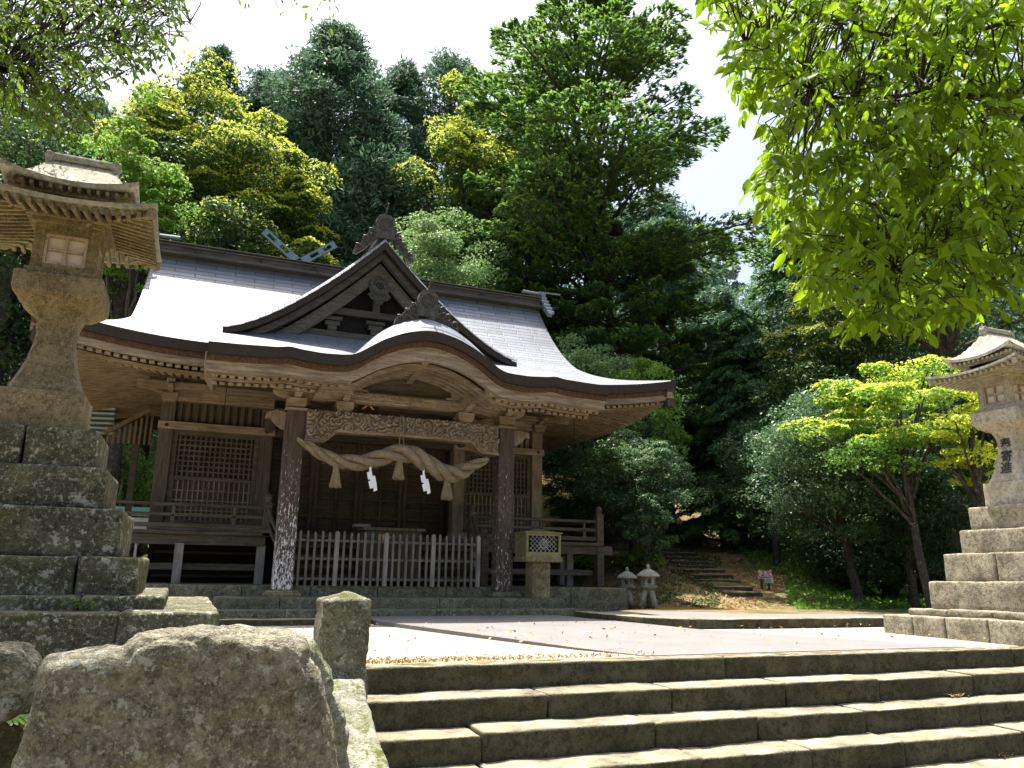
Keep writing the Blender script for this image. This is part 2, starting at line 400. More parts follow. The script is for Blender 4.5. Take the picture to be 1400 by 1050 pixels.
# main flight
st = empty('stone_staircase', (6, 6.5, 0), label='wide flight of worn stone steps rising to the plaza', cat='stairs')
random.seed(11)
TRD = [(7.18, .0), (6.77, -.215), (6.38, -.43), (5.98, -.65), (5.58, -.87), (5.18, -1.09)]
for k, (y, z) in enumerate(TRD[:-1]):
    x = 1.27+.02*k; y2 = TRD[k-1][0] if k else 7.5
    js = [[5.3, 9.6, 99], [3.1, 4.38, 5.72, 6.95, 8.35, 99], [2.35, 3.95, 5.05, 6.35, 7.9, 99], [2.3, 4.15, 5.3, 6.4, 8.0, 99], [2.9, 4.5, 6.0, 7.6, 99]][k]
    for j in js:
        x2 = min(j, 13.6); mb = MB(); t = .24
        dz = random.uniform(-.012, .006) if k else 0
        mb.rbox(((x+x2)/2, (y+y2+.03)/2+random.uniform(-.008, .008), z-t/2+dz), (x2-x-.008, y2-y+.05, t), .028, .014, k*7+int(j), .09)
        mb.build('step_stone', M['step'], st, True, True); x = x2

# sloping flank stone and bollard
mb = MB(); mb.rbox((0, 0, 0), (.46, 1.9, .36), .05, .035, 5, .07)
Rx = Matrix.Rotation(radians(24), 3, 'X'); mb.v = [V@np.array(Rx).T+np.array([1.14, 5.62, -.52]) for V in mb.v]
tag(mb.build('sloping_flank_stone', M['ramp'], smooth=True, weld=True), 'sloping lichen covered stone slab flanking the left side of the steps', 'stone slab')
mb = MB(); mb.rbox((0, 0, -.55), (1.3, 1.9, .9), .06, .05, 15, .09); mb.v = [V+np.array([.4, 6.05, 0]) for V in mb.v]
tag(mb.build('retaining_stone', M['ramp'], smooth=True, weld=True), 'rough retaining stone beneath the square bollard', 'retaining stone')
mb = MB(); mb.rbox((0, 0, 0), (.395, .395, .80), .035, .022, 9, .04, 5)
V = np.concatenate(mb.v); top = V[:, 2] > .3; V[top, 2] += .045*np.clip(1-np.abs(V[top, 0])/.2, 0, 1)*np.clip(1-np.abs(V[top, 1])/.2, 0, 1)+.0; mb.v = [V+np.array([1.245, 6.78, .2])]
tag(mb.build('stone_bollard', M['bollard'], smooth=True, weld=True), 'mossy square stone post with domed top at the left end of the steps', 'bollard')

# boulders
def boulder(name, outline, y0, th, mat, amp, seed, lean=0):
    # outline (x,z) star-shaped polygon; rounded thick rock
    P = np.array(outline, float); c = P.mean(0); ang = np.arctan2(P[:, 1]-c[1], P[:, 0]-c[0]); o = np.argsort(ang); ang = ang[o]; rad = np.hypot(*(P-c).T)[o]
    nu, nv = 220, 110; U = np.linspace(-pi, pi, nu); Vv = np.linspace(-pi/2, pi/2, nv); G = np.zeros((nv, nu, 3))
    rr = np.interp(U, np.concatenate([ang-2*pi, ang, ang+2*pi]), np.tile(rad, 3))
    e = .16
    for i, v in enumerate(Vv):
        cr = abs(cos(v))**e; sy = np.sign(sin(v))*abs(sin(v))**.8
        G[i, :, 0] = c[0]+rr*cr*np.cos(U); G[i, :, 2] = c[1]+rr*cr*np.sin(U); G[i, :, 1] = sy*th/2+lean*(G[i, :, 2]-c[1])
    for i in range(nv):
        for j in range(nu):
            p = Vector(G[i, j]); q = p*2.2+Vector((seed, seed*2, 0))
            d = mn.fractal(q*1.6, .6, 2.2, 7)*amp*.55+mn.noise(q*7)*amp*.22-max(0, .12-abs(mn.noise(q*1.1+Vector((9, 3, 1)))))*amp*3
            n_ = Vector((G[i, j, 0]-c[0], G[i, j, 1]*1.4, G[i, j, 2]-c[1])).normalized()
            G[i, j] += np.array(n_)*d
    G[:, -1] = G[:, 0]
    G[..., 1] += y0
    mb = MB(); mb.grid(G); return mb.build(name, mat, smooth=True, weld=True)
def W(px, py, Y): 
    d = FWD*1080+RT*(px-700)-UP*(py-525); t = Y/d[1]; P = CAM0+d*t; return (float(P[0]), float(P[2]))
ol = [W(x, y, 4.1) for x, y in [(48, 905), (120, 893), (165, 893), (183, 877), (240, 866), (300, 863), (360, 864), (405, 868), (428, 882), (440, 915), (452, 960), (462, 1010), (470, 1120), (460, 1300), (200, 1330), (0, 1300), (-10, 1200), (12, 1040), (30, 980), (42, 930)]]
tag(boulder('boulder', ol, 4.35, .55, M['boulder'], .035, 2), 'huge brown lichen spotted boulder in the left foreground', 'boulder')
ol = [W(x, y, 4.9) for x, y in [(-60, 900), (-10, 886), (25, 884), (44, 900), (45, 930), (30, 975), (5, 992), (-60, 1000), (-100, 950)]]
o = boulder('boulder', ol, 5.05, .4, M['boulder'], .03, 6); tag(o, 'smaller grey and white rock at the left edge beside the huge boulder', 'boulder')
ol = [W(x, y, 5.1) for x, y in [(395, 868), (430, 872), (445, 905), (455, 950), (470, 1010), (480, 1080), (380, 1100), (370, 900)]]
tag(boulder('boulder', ol, 5.3, .5, M['ramp'], .03, 8), 'narrow mossy rock between the huge boulder and the square bollard', 'boulder')
ol = [W(x, y, 5.6) for x, y in [(-80, 960), (200, 960), (420, 960), (470, 1200), (430, 1500), (-80, 1500)]]
tag(boulder('boulder', ol, 5.75, .4, M['ped'], .03, 18), 'dark shaded retaining rock behind the huge boulder', 'boulder')
# ------------------------------------------------------------ the two tall lanterns on stepped pedestals
def sq_roof(mb, H, z0, rise, up, p=1.8, ridge=0.0, th=.03, n=33, cap=0.0, wob=0.0):
    U = np.linspace(-1, 1, n); u, v = np.meshgrid(U, U)
    m = np.maximum(np.maximum(0, np.abs(u)-ridge)/(1-ridge), np.abs(v)); m = np.maximum(m, cap)
    z = z0+rise*(1-m)**p+up*(np.abs(u)*np.abs(v))**2.5+up*.25*np.maximum(np.abs(u), np.abs(v))**6*(np.minimum(np.abs(u), np.abs(v)))
    mb.sheet(np.stack([u*H, v*H, z], -1), th); return mb
def shaft_w(z):   # half width of shaft at local height
    zs = [2.30, 2.36, 2.40, 2.50, 2.62, 2.76, 2.88, 2.98, 3.06, 3.12]
    ws = [.285, .285, .262, .225, .190, .163, .150, .158, .185, .225]
    return float(np.interp(z, zs, ws))
def text_mesh(body, size, name='t'):
    cu = bpy.data.curves.new(name, 'FONT'); cu.body = body; cu.size = size; cu.align_x = 'CENTER'; cu.align_y = 'CENTER'; cu.resolution_u = 4; cu.extrude = .004; cu.offset = size*.012
    ob = bpy.data.objects.new(name, cu); COL.objects.link(ob)
    dg = bpy.context.evaluated_depsgraph_get(); me = bpy.data.meshes.new_from_object(ob.evaluated_get(dg)); 
    V = np.array([v.co[:] for v in me.vertices]).reshape(-1, 3); F = [tuple(p.vertices) for p in me.polygons]
    bpy.data.objects.remove(ob); bpy.data.curves.remove(cu); bpy.data.meshes.remove(me)
    return V, F

def lantern(loc, label, mped, seed, joints, writing=False, rx=0.0, lm=None, bh=1.44, bz=.0):
    t = empty('stone_lantern', loc, 0, rx, 0, label, 'stone lantern', 'tall stone lanterns on stepped pedestals', local=True)
    rnd = random.Random(seed); L = lm or M['lan']
    tiers = [(bh, -.35, .40+bz), (1.19, .39, .50+bz), (.97, .49, .895), (.80, .885, 1.29), (.62, 1.28, 1.635), (.51, 1.625, 1.975)]
    for i, (h, z0, z1) in enumerate(tiers):
        xs, ys = joints[i]; X = sorted([-h]+[v for v in xs if -h < v < h]+[h]); Y = sorted([-h]+[v for v in ys if -h < v < h]+[h])
        for a in range(len(X)-1):
            for b in range(len(Y)-1):
                mb = MB(); dh = rnd.uniform(-.006, .004)
                mb.rbox(((X[a]+X[a+1])/2+rnd.uniform(-.006, .006), (Y[b]+Y[b+1])/2+rnd.uniform(-.008, .008), (z0+z1)/2+dh), (X[a+1]-X[a]-.01, Y[b+1]-Y[b]-.01, z1-z0), .03, .012, seed+i*5+a*3+b, .075 if h < 1.3 else .1)
                mb.build('pedestal_stone', mped, t, True, True, local=True)
    mb = MB(); mb.rbox((0, 0, 2.15), (.67, .67, .345), .02, .004, seed, .08); mb.build('base_block', L, t, True, True, local=True)
    mb = MB(); n = 30; zz = np.linspace(2.315, 3.125, n)
    ring = []
    for z in zz:
        w_ = shaft_w(z); c = .86
        ring.append([(w_*a, w_*b, z) for a, b in ((c, -1), (1, -c), (1, c), (c, 1), (-c, 1), (-1, c), (-1, -c), (-c, -1), (c, -1))])
    mb.grid(np.array(ring)); mb.add(ring[0][:8], [tuple(range(7, -1, -1))]); mb.add(ring[-1][:8], [tuple(range(8))])
    sh = mb.build('shaft', L, t, False, True, local=True)
    if writing:
        for ch, zc in (('奉', 2.885), ('寄', 2.70), ('進', 2.525)):
            V, F = text_mesh(ch, .185); mb = MB()
            z = V[:, 1]+zc; y = -V[:, 0]; x = np.array([-shaft_w(q)-.010 for q in z])-V[:, 2]*.6
            mb.add(np.stack([x, y, z], 1), F); mb.build('carved_character', M['ink'], sh, local=True)
    # lotus ledge
    prof = [(.235, 3.10), (.27, 3.13), (.335, 3.19), (.352, 3.215), (.36, 3.235), (.36, 3.385), (.345, 3.40), (.1, 3.40)]
    mb = MB(); R = []
    for (w_, z) in prof:
        row = []
        for k in range(33):
            sgm = k % 32; side = sgm//8; f = (sgm % 8)/8*2-1
            a, b = {0: (1, f), 1: (-f, 1), 2: (-1, -f), 3: (f, -1)}[side]
            pet = .012*abs(cos(f*pi*1.5))*(1 if 3.12 < z < 3.22 else 0)
            row.append((a*(w_+pet), b*(w_+pet), z))
        R.append(row)
    mb.grid(np.array(R)); mb.add(R[0][:32], [tuple(range(31, -1, -1))]); mb.build('lotus_ledge', L, t, False, True, bevel=.008, local=True)
    # fire box with windows
    mb = MB(); mb.box((0, 0, 3.425), (.60, .60, .05)); b = .265
    for sx in (-1, 1):
        for sy in (-1, 1): mb.box((sx*(b-.045), sy*(b-.045), 3.66), (.09, .09, .46))
    for z, hh in ((3.475, .06), (3.845, .10)):
        for sg in (-1, 1): mb.box((0, sg*(b-.045), z), (2*b-.18, .088, hh)); mb.box((sg*(b-.045), 0, z), (.088, 2*b-.18, hh))
    fb = mb.build('fire_box', L, t, bevel=.006, local=True)
    for ax in range(4):
        an = ax*pi/2; R3 = np.array([[cos(an), -sin(an), 0], [sin(an), cos(an), 0], [0, 0, 1]])
        mb = MB(); y = -(b-.03)
        for xx in (-.165, .165): mb.box((xx, y, 3.65), (.03, .035, .32), None)
        for z in (3.515, 3.785): mb.box((0, y, z), (.30, .035, .026))
        mb.box((0, y+.002, 3.65), (.024, .03, .25)); mb.box((-.078, y+.004, 3.65), (.128, .026, .02)); mb.box((.078, y+.004, 3.65), (.128, .026, .02))
        mb.v = [V@R3.T for V in mb.v]; wn = mb.build('window', M['lan2'], fb, local=True)
        mb = MB(); mb.box((0, y+.03, 3.65), (.33, .012, .27)); mb.v = [V@R3.T for V in mb.v]; mb.build('pane', M['pane'], wn, local=True)
    # bracket course and roofs
    mb = MB(); mb.box((0, 0, 3.915), (.60, .60, .05)); mb.box((0, 0, 3.965), (.70, .70, .06)); mb.box((0, 0, 4.06), (.6, .6, .2))
    mb.build('bracket_course', L, t, bevel=.005, local=True)
    H = .755
    def uz(x, y):
        m = max(abs(x), abs(y))/H; return 3.945+.13*(1-m)+.07*(abs(x)*abs(y)/H/H)**2.5
    for sd_ in range(4):
        an = sd_*pi/2; R3 = np.array([[cos(an), -sin(an), 0], [sin(an), cos(an), 0], [0, 0, 1]]); mb = MB()
        k = 17
        for j in range(k):
            x = (j/(k-1)*2-1)*(H-.06); y0 = -(H-.035); y1 = -max(.33, abs(x)+.01)
            if y1-y0 < .05: continue
            mb.bar((x, y0, uz(x, y0)-.052), (x, y1, uz(x, y1)-.05), .034, .045)
        mb.v = [V@R3.T for V in mb.v]; mb.build('eave_rafters', L, t, local=True)
    for sx in (-1, 1):
        for sy in (-1, 1): mb = MB(); mb.bar((sx*.30, sy*.30, 4.0), (sx*(H-.03), sy*(H-.03), uz(H, H)-.06), .065, .075); mb.build('hip_rafter', L, t, local=True)
    mb = MB(); sq_roof(mb, H, 3.965, .30, .07, 1.9, th=.035, cap=.42); mb.build('lower_roof', M['lanroof'], t, True, local=True).data.shade_flat()
    mb = MB(); mb.box((0, 0, 4.12), (.60, .60, .16)); mb.box((0, 0, 4.17), (.74, .74, .04)); mb.build('roof_neck', L, t, local=True)
    mb = MB()
    for sd_ in range(4):
        an = sd_*pi/2; R3 = np.array([[cos(an), -sin(an), 0], [sin(an), cos(an), 0], [0, 0, 1]]); q = MB()
        for j in range(13):
            x = (j/12*2-1)*.46; q.bar((x, -.51, 4.165+.05*(abs(x)/.53)**5), (x, -.36, 4.18), .028, .035)
        mb.v += [V@R3.T for V in q.v]; mb.f += [tuple(i+mb.n for i in f) for f in q.f]; mb.n += q.n
    mb.build('upper_eave_rafters', L, t, local=True)
    mb = MB(); sq_roof(mb, .56, 4.215, .44, .085, 1.5, ridge=.50, th=.045); mb.build('upper_roof', M['lanroof'], t, True, local=True).data.shade_flat()
    mb = MB(); mb.box((0, 0, 4.665), (.56, .075, .05)); mb.tube([(-.30, 0, 4.70), (.30, 0, 4.70)], .026, 10)
    for sx in (-1, 1):
        mb.tube([(sx*.285, -.04, 4.67), (sx*.285, .04, 4.67)], [.05, .05], 12)
        a = np.linspace(0, 5.5, 22); mb.tube([(sx*(.315), .034*cos(q)*(1-q/9), 4.69+.04*sin(q)*(1-q/9)) for q in a], .012, 6)
        mb.box((sx*.29, 0, 4.63), (.05, .12, .07))
    mb.build('ridge', M['lanroof'], t, local=True)
    return t
M['lan2'] = stone('clean_lantern_stone', (.26, .20, .14), (.40, .33, .24), (.5, .42, .32), 0, 0, 2, .2)
M['lanroof'] = stone('lantern_roof_stone', (.16, .15, .11), (.33, .32, .25), (.46, .45, .37), .1, .12, 2.0, .4)
M['lanR'] = stone('pale_lantern_stone', (.25, .22, .155), (.40, .36, .27), (.52, .48, .38), .08, .05, 1.6, .35)
jL = [([-.47, .9], [0.1]), ([-.35, .6], [0]), ([.52, -.4], [.1]), ([-.28], [.1]), ([], []), ([-.05], [])]
jR = [([.2], [-.3, .35, .9]), ([0], [.5, -.2]), ([.2], []), ([0], [-.05]), ([], []), ([], [])]
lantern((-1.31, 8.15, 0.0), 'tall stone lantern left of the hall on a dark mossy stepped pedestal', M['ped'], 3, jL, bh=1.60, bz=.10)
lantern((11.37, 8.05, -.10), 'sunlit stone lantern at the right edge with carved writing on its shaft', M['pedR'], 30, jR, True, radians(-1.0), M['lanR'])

# two small garden lanterns
def small_lantern(loc, s, label, seed):
    t = empty('garden_lantern', loc, random.uniform(-.2, .2), 0, 0, label, 'stone lantern', 'small stone garden lanterns', local=True); m = M['small']
    def ring(mb, prof, n=6, ph=pi/6, wob=.0):
        R = [[(r*s*cos(ph+2*pi*k/n), r*s*sin(ph+2*pi*k/n), z*s) for k in range(n+1)] for r, z in prof]; mb.grid(np.array(R))
    mb = MB()
    for an in (.7, .7+2*pi/3, .7+4*pi/3):
        mb.tube([(s*.20*cos(an), s*.20*sin(an), 0), (s*.15*cos(an), s*.15*sin(an), s*.22), (s*.07*cos(an), s*.07*sin(an), s*.46)], [.10*s, .08*s, .09*s], 10)
    mb.build('legs', m, t, True, local=True)
    mb = MB(); ring(mb, [(0, .44), (.16, .45), (.24, .50), (.25, .54), (.2, .555), (0, .555)], 12); mb.build('tray', m, t, local=True)
    mb = MB(); b = .15*s
    for k in range(6):
        a = pi/6+k*pi/3; mb.box((b*cos(a), b*sin(a), s*.66), (.055*s, .055*s, .22*s), np.array(Matrix.Rotation(a, 3, 'Z')))
    ring(mb, [(.165, .55), (.165, .60)]); ring(mb, [(.165, .73), (.165, .775)]); ring(mb, [(.0, .775), (.165, .775)])
    mb.build('light_box', m, t, local=True)
    mb = MB(); ring(mb, [(.02, .78), (.29, .765), (.31, .79), (.27, .84), (.19, .90), (.10, .95), (.05, .97), (0, .975)], 24); mb.build('cap', m, t, local=True)
    mb = MB(); ring(mb, [(.05, .965), (.06, .99), (.035, 1.0), (.055, 1.03), (.05, 1.06), (.0, 1.10)], 10); mb.build('finial', m, t, True, local=True)
gz = .13
small_lantern((9.05, 14.75, gz), .80, 'small white stone garden lantern with round cap, in front of its twin', 1)
small_lantern((8.95, 15.45, gz), .74, 'small stone garden lantern half hidden behind its twin beside the hall platform', 2)

# lantern box on a stone pillar on the hall steps
t = empty('box_lantern', (6.17, 13.97, .335), label='square bronze lattice lantern box on a stone pillar at the right of the hall steps', cat='lantern')
mb = MB(); mb.rbox((6.17, 13.97, .66), (.36, .36, .66), .015, .004, 2, .08); p = mb.build('pillar', M['lan'], t, True, True)
mb = MB(); rr = random.Random(4)
for zc in (.86, .70, .54):
    for _ in range(7):
        a = rr.uniform(0, pi); c = (6.2+rr.uniform(-.035, .035), 13.786, zc+rr.uniform(-.035, .035)); mb.bar((c[0]-.022*cos(a), c[1], c[2]-.022*sin(a)), (c[0]+.022*cos(a), c[1], c[2]+.022*sin(a)), .004, .006)
mb.build('carved_marks', M['plinth'], p)
mb = MB(); mb.rbox((6.17, 13.97, 1.035), (.76, .60, .095), .015, .005, 3, .06); mb.build('shelf', M['lan'], t, True, True)
mb = MB(); X0, X1, Y0, Y1, Z0, Z1 = 5.84, 6.50, 13.72, 14.22, 1.125, 1.52
mb.box((6.17, 13.97, 1.105), (.70, .54, .045)); mb.box((6.17, 13.97, Z1+.01), (.68, .52, .03))
for x in (X0, X1):
    for y in (Y0, Y1): mb.box((x, y, 1.32), (.05, .05, .40))
for y in (Y0, Y1): mb.box((6.17, y, 1.15), (.61, .045, .045)); mb.box((6.17, y, 1.49), (.61, .045, .045))
for x in (X0, X1): mb.box((x, 13.97, 1.32), (.02, .45, .385))
bx = mb.build('box', M['brz'], t, bevel=.004)
mb = MB(); U = np.linspace(-1, 1, 11); u, v = np.meshgrid(U, U); mb.sheet(np.stack([6.17+.38*u, 13.97+.30*v, 1.535+.075*(1-np.maximum(abs(u), abs(v)))**1.2], -1), .02); mb.build('lid', M['brz'], t)
mb = MB()
for k in range(-5, 6):
    for sg in (-1, 1):
        c = k*.085; pts = []
        # clip diagonal lines to the window
        for s_ in np.linspace(-.6, .6, 121):
            x = c+s_; z = sg*s_
            if abs(x) < .275 and abs(z) < .15: pts.append((6.17+x, Y0+.004*sg, 1.32+z))
        if len(pts) > 3: mb.bar(pts[0], pts[-1], .008, .012, (0, 1, 0))
la = mb.build('lattice', M['pick2'] if 'pick2' in M else M['small'], bx)
mb = MB(); a = np.linspace(0, 2*pi, 33)
for r in (.085, .068): mb.tube([(6.17+r*cos(q), Y0-.012, 1.32+r*sin(q)) for q in a], .006, 6)
V, F = text_mesh('市', .10); mb.add(np.stack([V[:, 0]+6.17, np.full(len(V), Y0-.014)-V[:, 2], V[:, 1]+1.32], 1), F)
mb.build('round_emblem', M['small'], bx)
mb = MB(); mb.box((6.17, 13.97, 1.32), (.5, .4, .34)); mb.build('dark_inside', M['black'], bx)
# ------------------------------------------------------------ the worship hall
CX0 = 3.6
H = empty('shrine_hall', (3.6, 17.6, 0), label='old wooden worship hall with curved porch gable and sheet metal roof', cat='shrine hall')
YR, YE, YK = 19.6, 15.0, 13.05
ZE = 4.80
def prof(Y): s = Y-YE; return ZE+.3*s+np.where(s > 0, .0192*np.maximum(s, 0)**3, 0)
def upt(X, Y):
    d = np.abs(X-CX0); u = .34*np.clip((d-3.6)/2.85, 0, 1.2)**1.9; s = np.maximum(Y-YE, 0); return u*np.exp(-(s/2.2)**2)
def xbh(Y):       # half width of roof at front distance
    Y = np.asarray(Y, float); t = np.clip((17.4-Y)/2.4, 0, 1.2)
    return np.where(Y >= 17.4, 5.0+(YR-Y)*.055, 5.12+1.33*t**1.15)
def zmain(X, Y): return prof(Y)+upt(X, Y)
def uvof(P):
    d = np.zeros(P.shape[:2]); d[1:] = np.cumsum(np.linalg.norm(np.diff(P, axis=0), axis=-1), 0); return np.stack([P[..., 0], d], -1)
# front slope, left/right thirds and middle
ys = np.concatenate([np.linspace(YR, 17.4, 14), np.linspace(17.3, YE, 20)])
us = np.linspace(-1, 1, 61)
P = np.array([[(CX0+u*float(xbh(y)), y, 0) for u in us] for y in ys]); P[..., 2] = zmain(P[..., 0], P[..., 1])
mb = MB(); uv = uvof(P); mb.grid(P[:, ::-1], uv[:, ::-1])
Pb = P.copy(); Pb[..., 1] = 2*YR-P[..., 1]; mb.grid(Pb, uv)
rf = mb.build('roof', M['roof'], H, True)
# side skirts: from hip line down to the side eave
for sg in (-1, 1):
    yy = np.linspace(YE, 17.4, 20); R = []
    hipx = xbh(yy); hipz = zmain(CX0+hipx, yy)
    front = [(CX0+sg*x, y, z) for x, y, z in zip(hipx, yy, hipz)]
    full = front+[(x, 2*YR-y, z) for x, y, z in front[::-1]]
    full = np.array(full); n = len(full); rows = []
    ex = CX0+sg*6.45
    for q in np.linspace(0, 1, 14):
        row = []
        for (x, y, z) in full:
            cy = YR-(YR-y); d = abs(y-YR)
            ze = ZE+.34*np.clip((d-1.6)/3.0, 0, 1)**1.9
            zz = z+(ze-z)*(1-(1-q)**1.9); row.append((x+(ex-x)*q, y, zz))
        rows.append(row)
    R = np.array(rows); d = np.zeros(R.shape[:2]); d[1:] = np.cumsum(np.linalg.norm(np.diff(R, axis=0), axis=-1), 0)
    mb = MB(); mb.grid(R if sg > 0 else R[:, ::-1], np.stack([R[..., 1], d], -1) if sg > 0 else np.stack([R[:, ::-1, 1], d], -1)); mb.build('side_roof', M['roof'], H, True)
    # vertical gable wall above skirt
    y2 = np.linspace(17.4, YR, 12); top = [(CX0+sg*(float(xbh(y))-.25), y, float(zmain(CX0, y))-.05) for y in y2]; top += [(x, 2*YR-y, z) for x, y, z in top[::-1]][1:]
    bot = [(x, y, 5.6) for x, y, z in top]; mb = MB(); mb.grid(np.array([bot, top])); mb.build('side_gable_wall', M['gable'], H)
    mb = MB(); vp = np.array([(CX0+sg*(float(xbh(y))+.0), y, float(zmain(CX0, y))) for y in y2]+[(CX0+sg*(float(xbh(2*YR-y))), y, float(zmain(CX0, 2*YR-y))) for y in np.linspace(YR, 21.8, 12)[1:]])
    mb.sweep(vp, np.array([-sg, 0, 0]), -.02, -.0, .14, .20); mb.build('verge_board', M['fascia'], H)

# porch roof with the undulating karahafu
XK = 3.6
_KD = [0, .2, .5, .85, 1.1, 1.3, 1.5, 1.9, 2.25, 2.42, 2.6, 3.2, 3.8]; _KZ = [4.955, 4.935, 4.86, 4.70, 4.53, 4.385, 4.33, 4.315, 4.345, 4.385, 4.335, 4.31, 4.30]
def _ks(d):      # smoothed profile of the undulating eave
    d = np.abs(np.asarray(d, float)); return sum(np.interp(np.abs(d+o), _KD, _KZ) for o in (-.09, -.045, 0, .045, .09))/5
def bell(X): return np.clip((_ks(np.asarray(X, float)-3.68)-4.33)/.62, 0, 1)
def zk_edge(X):
    return _ks(np.asarray(X, float)-3.68)
def zporch(X, Y):
    base = np.maximum(prof(Y)+.012, 0); f = np.clip((Y-YK)/.5, 0, 1); f = 1-(1-f)**2
    edge_ = (zk_edge(X)-prof(YK))*np.exp(-np.maximum(Y-YK, 0)/1.6)
    kara = np.where(bell(X) > 0, 4.33+.62*bell(X)+.36*f*bell(X)**.7, 0)
    return np.maximum(base+edge_*np.where(bell(X) > 0, np.maximum(0, 1-bell(X)*1.5), 1), kara)
xs = np.linspace(CX0-XK, CX0+XK, 121); yk = np.concatenate([np.linspace(YK, YK+.8, 14), np.linspace(YK+.9, 17.0, 40)])
Xg, Yg = np.meshgrid(xs, yk[::-1]); P = np.stack([Xg, Yg, zporch(Xg, Yg)], -1)
arc = np.concatenate([[0], np.cumsum(np.hypot(np.diff(xs), np.diff(zk_edge(xs))))])
mb = MB(); uv = np.stack([np.tile(arc, (len(yk), 1)), Yg.max()-Yg], -1); mb.grid(P[:, ::-1], uv[:, ::-1])
for sg in (0, -1):
    side = P[:, sg]; low = side.copy(); low[:, 2] -= .22; mb.grid(np.stack([side, low]))
porch = mb.build('porch_roof', M['roof'], H, True)

# eave layers along polylines
ek = np.stack([xs, np.full_like(xs, YK), zk_edge(xs)], 1)
mb = MB(); mb.sweep(ek, (0, 1, 0), -.02, .0, .20, .18); mb.build('eave_fascia', M['fascia'], H)
mb = MB(); mb.sweep(ek, (0, 1, 0), .05, .18, .30, .09); mb.build('bark_layer', M['bark'], H)
bh = .165+.09*bell(xs)
mb = MB(); mb.sweep(ek, (0, 1, 0), .13, .27, .10, bh); mb.sweep(ek, (0, 1, 0), .105, .27, .10, .045); bgd = mb.build('bargeboard', M['woodL'], H, bevel=.006)
def main_edge(sg):
    xx = np.linspace(3.55, 6.45, 26)*sg+CX0; return np.stack([xx, np.full_like(xx, YE), zmain(xx, np.full_like(xx, YE))], 1)
def side_edge(sg, off=0):
    yy = np.linspace(YE, 2*YR-YE, 40); d = np.abs(yy-YR); return np.stack([np.full_like(yy, CX0+sg*6.45), yy, ZE+.34*np.clip((d-1.6)/3.0, 0, 1)**1.9], 1)
for sg in (-1, 1):
    e = main_edge(sg); s_ = side_edge(sg); fr = (0, 1, 0); sd_ = (-sg, 0, 0)
    for nm, mt, ins, dr, th, hh in (('eave_fascia', M['fascia'], -.01, 0, .12, .19), ('bark_layer', M['bark'], .05, .19, .2, .10), ('eave_board', M['woodL'], .10, .29, .12, .13)):
        mb = MB(); mb.sweep(e, fr, ins, dr, th, hh); mb.build(nm, mt, H)
        mb = MB(); mb.sweep(s_, sd_, ins, dr, th, hh); mb.build(nm, M['woodLy'] if nm == 'eave_board' else mt, H)
    e2 = e[::-1].copy(); e2[:, 1] = 2*YR-YE; mb = MB(); mb.sweep(e2, (0, -1, 0), 0, 0, .12, .35); mb.build('eave_fascia', M['fascia'], H)
    # rafters, two tiers, front
    mb = MB(); x = 3.35
    while x < 6.2:
        X = CX0+sg*x; z = float(zmain(X, YE)); mb.bar((X, YE+.2, z-.46), (X, 17.7, z+.06), .09, .055)
        mb.bar((X, YE+.75, z-.47), (X, 17.7, z-.10), .09, .06); x += .145
    mb.build('rafter_row', M['woodLy'], H)
    mb = MB(); mb.sweep(e, fr, .66, .42, .07, .07); mb.build('eave_beam', M['woodL'], H)
    mb = MB(); y = YE+.25
    while y < 2*YR-YE-.2:
        d = abs(y-YR); z = ZE+.34*float(np.clip((d-1.6)/3.0, 0, 1))**1.9
        xin = max(4.0, 6.3-(y-YE) if y < 17.5 else 4.0); xin = 6.45-(y-YE) if y < 17.4 else 4.05; xin = max(4.05, xin)
        mb.bar((CX0+sg*6.28, y, z-.46), (CX0+sg*xin, y, z-.46+.22*(6.28-xin)), .075, .065); y += .15
    mb.build('rafter_row', M['woodL'], H)
    mb = MB(); z0 = ZE+.34-.5; mb.bar((CX0+sg*6.38, YE+.08, z0+.06), (CX0+sg*4.0, 17.5, z0+.5), .14, .16); mb.box((CX0+sg*6.33, YE+.12, z0-.02), (.17, .17, .18)); mb.build('hip_rafter', M['woodD'], H)
    # soffit boards
    e_in = np.array([(CX0+sg*3.5, 17.7), (CX0+sg*6.4, YE+.12)])
    A = e.copy(); A[:, 1] += .14; A[:, 2] -= .36; B = A.copy(); B[:, 1] = np.minimum(17.7, YE+.14+(6.45-np.abs(A[:, 0]-CX0))*1.0+.4); B[:, 2] += .21*(B[:, 1]-A[:, 1])
    mb = MB(); mb.sheet(np.stack([A, B]), .02); mb.build('soffit', M['woodDx'], H)
    A = s_.copy(); A[:, 0] -= sg*.14; A[:, 2] -= .36; B = A.copy(); ln = np.clip(np.minimum(A[:, 1]-YE, 2*YR-YE-A[:, 1]), .05, 2.35); B[:, 0] -= sg*ln; B[:, 2] += .22*ln
    mb = MB(); mb.sheet(np.stack([A, B]), .02); mb.build('soffit', M['woodDx'], H)

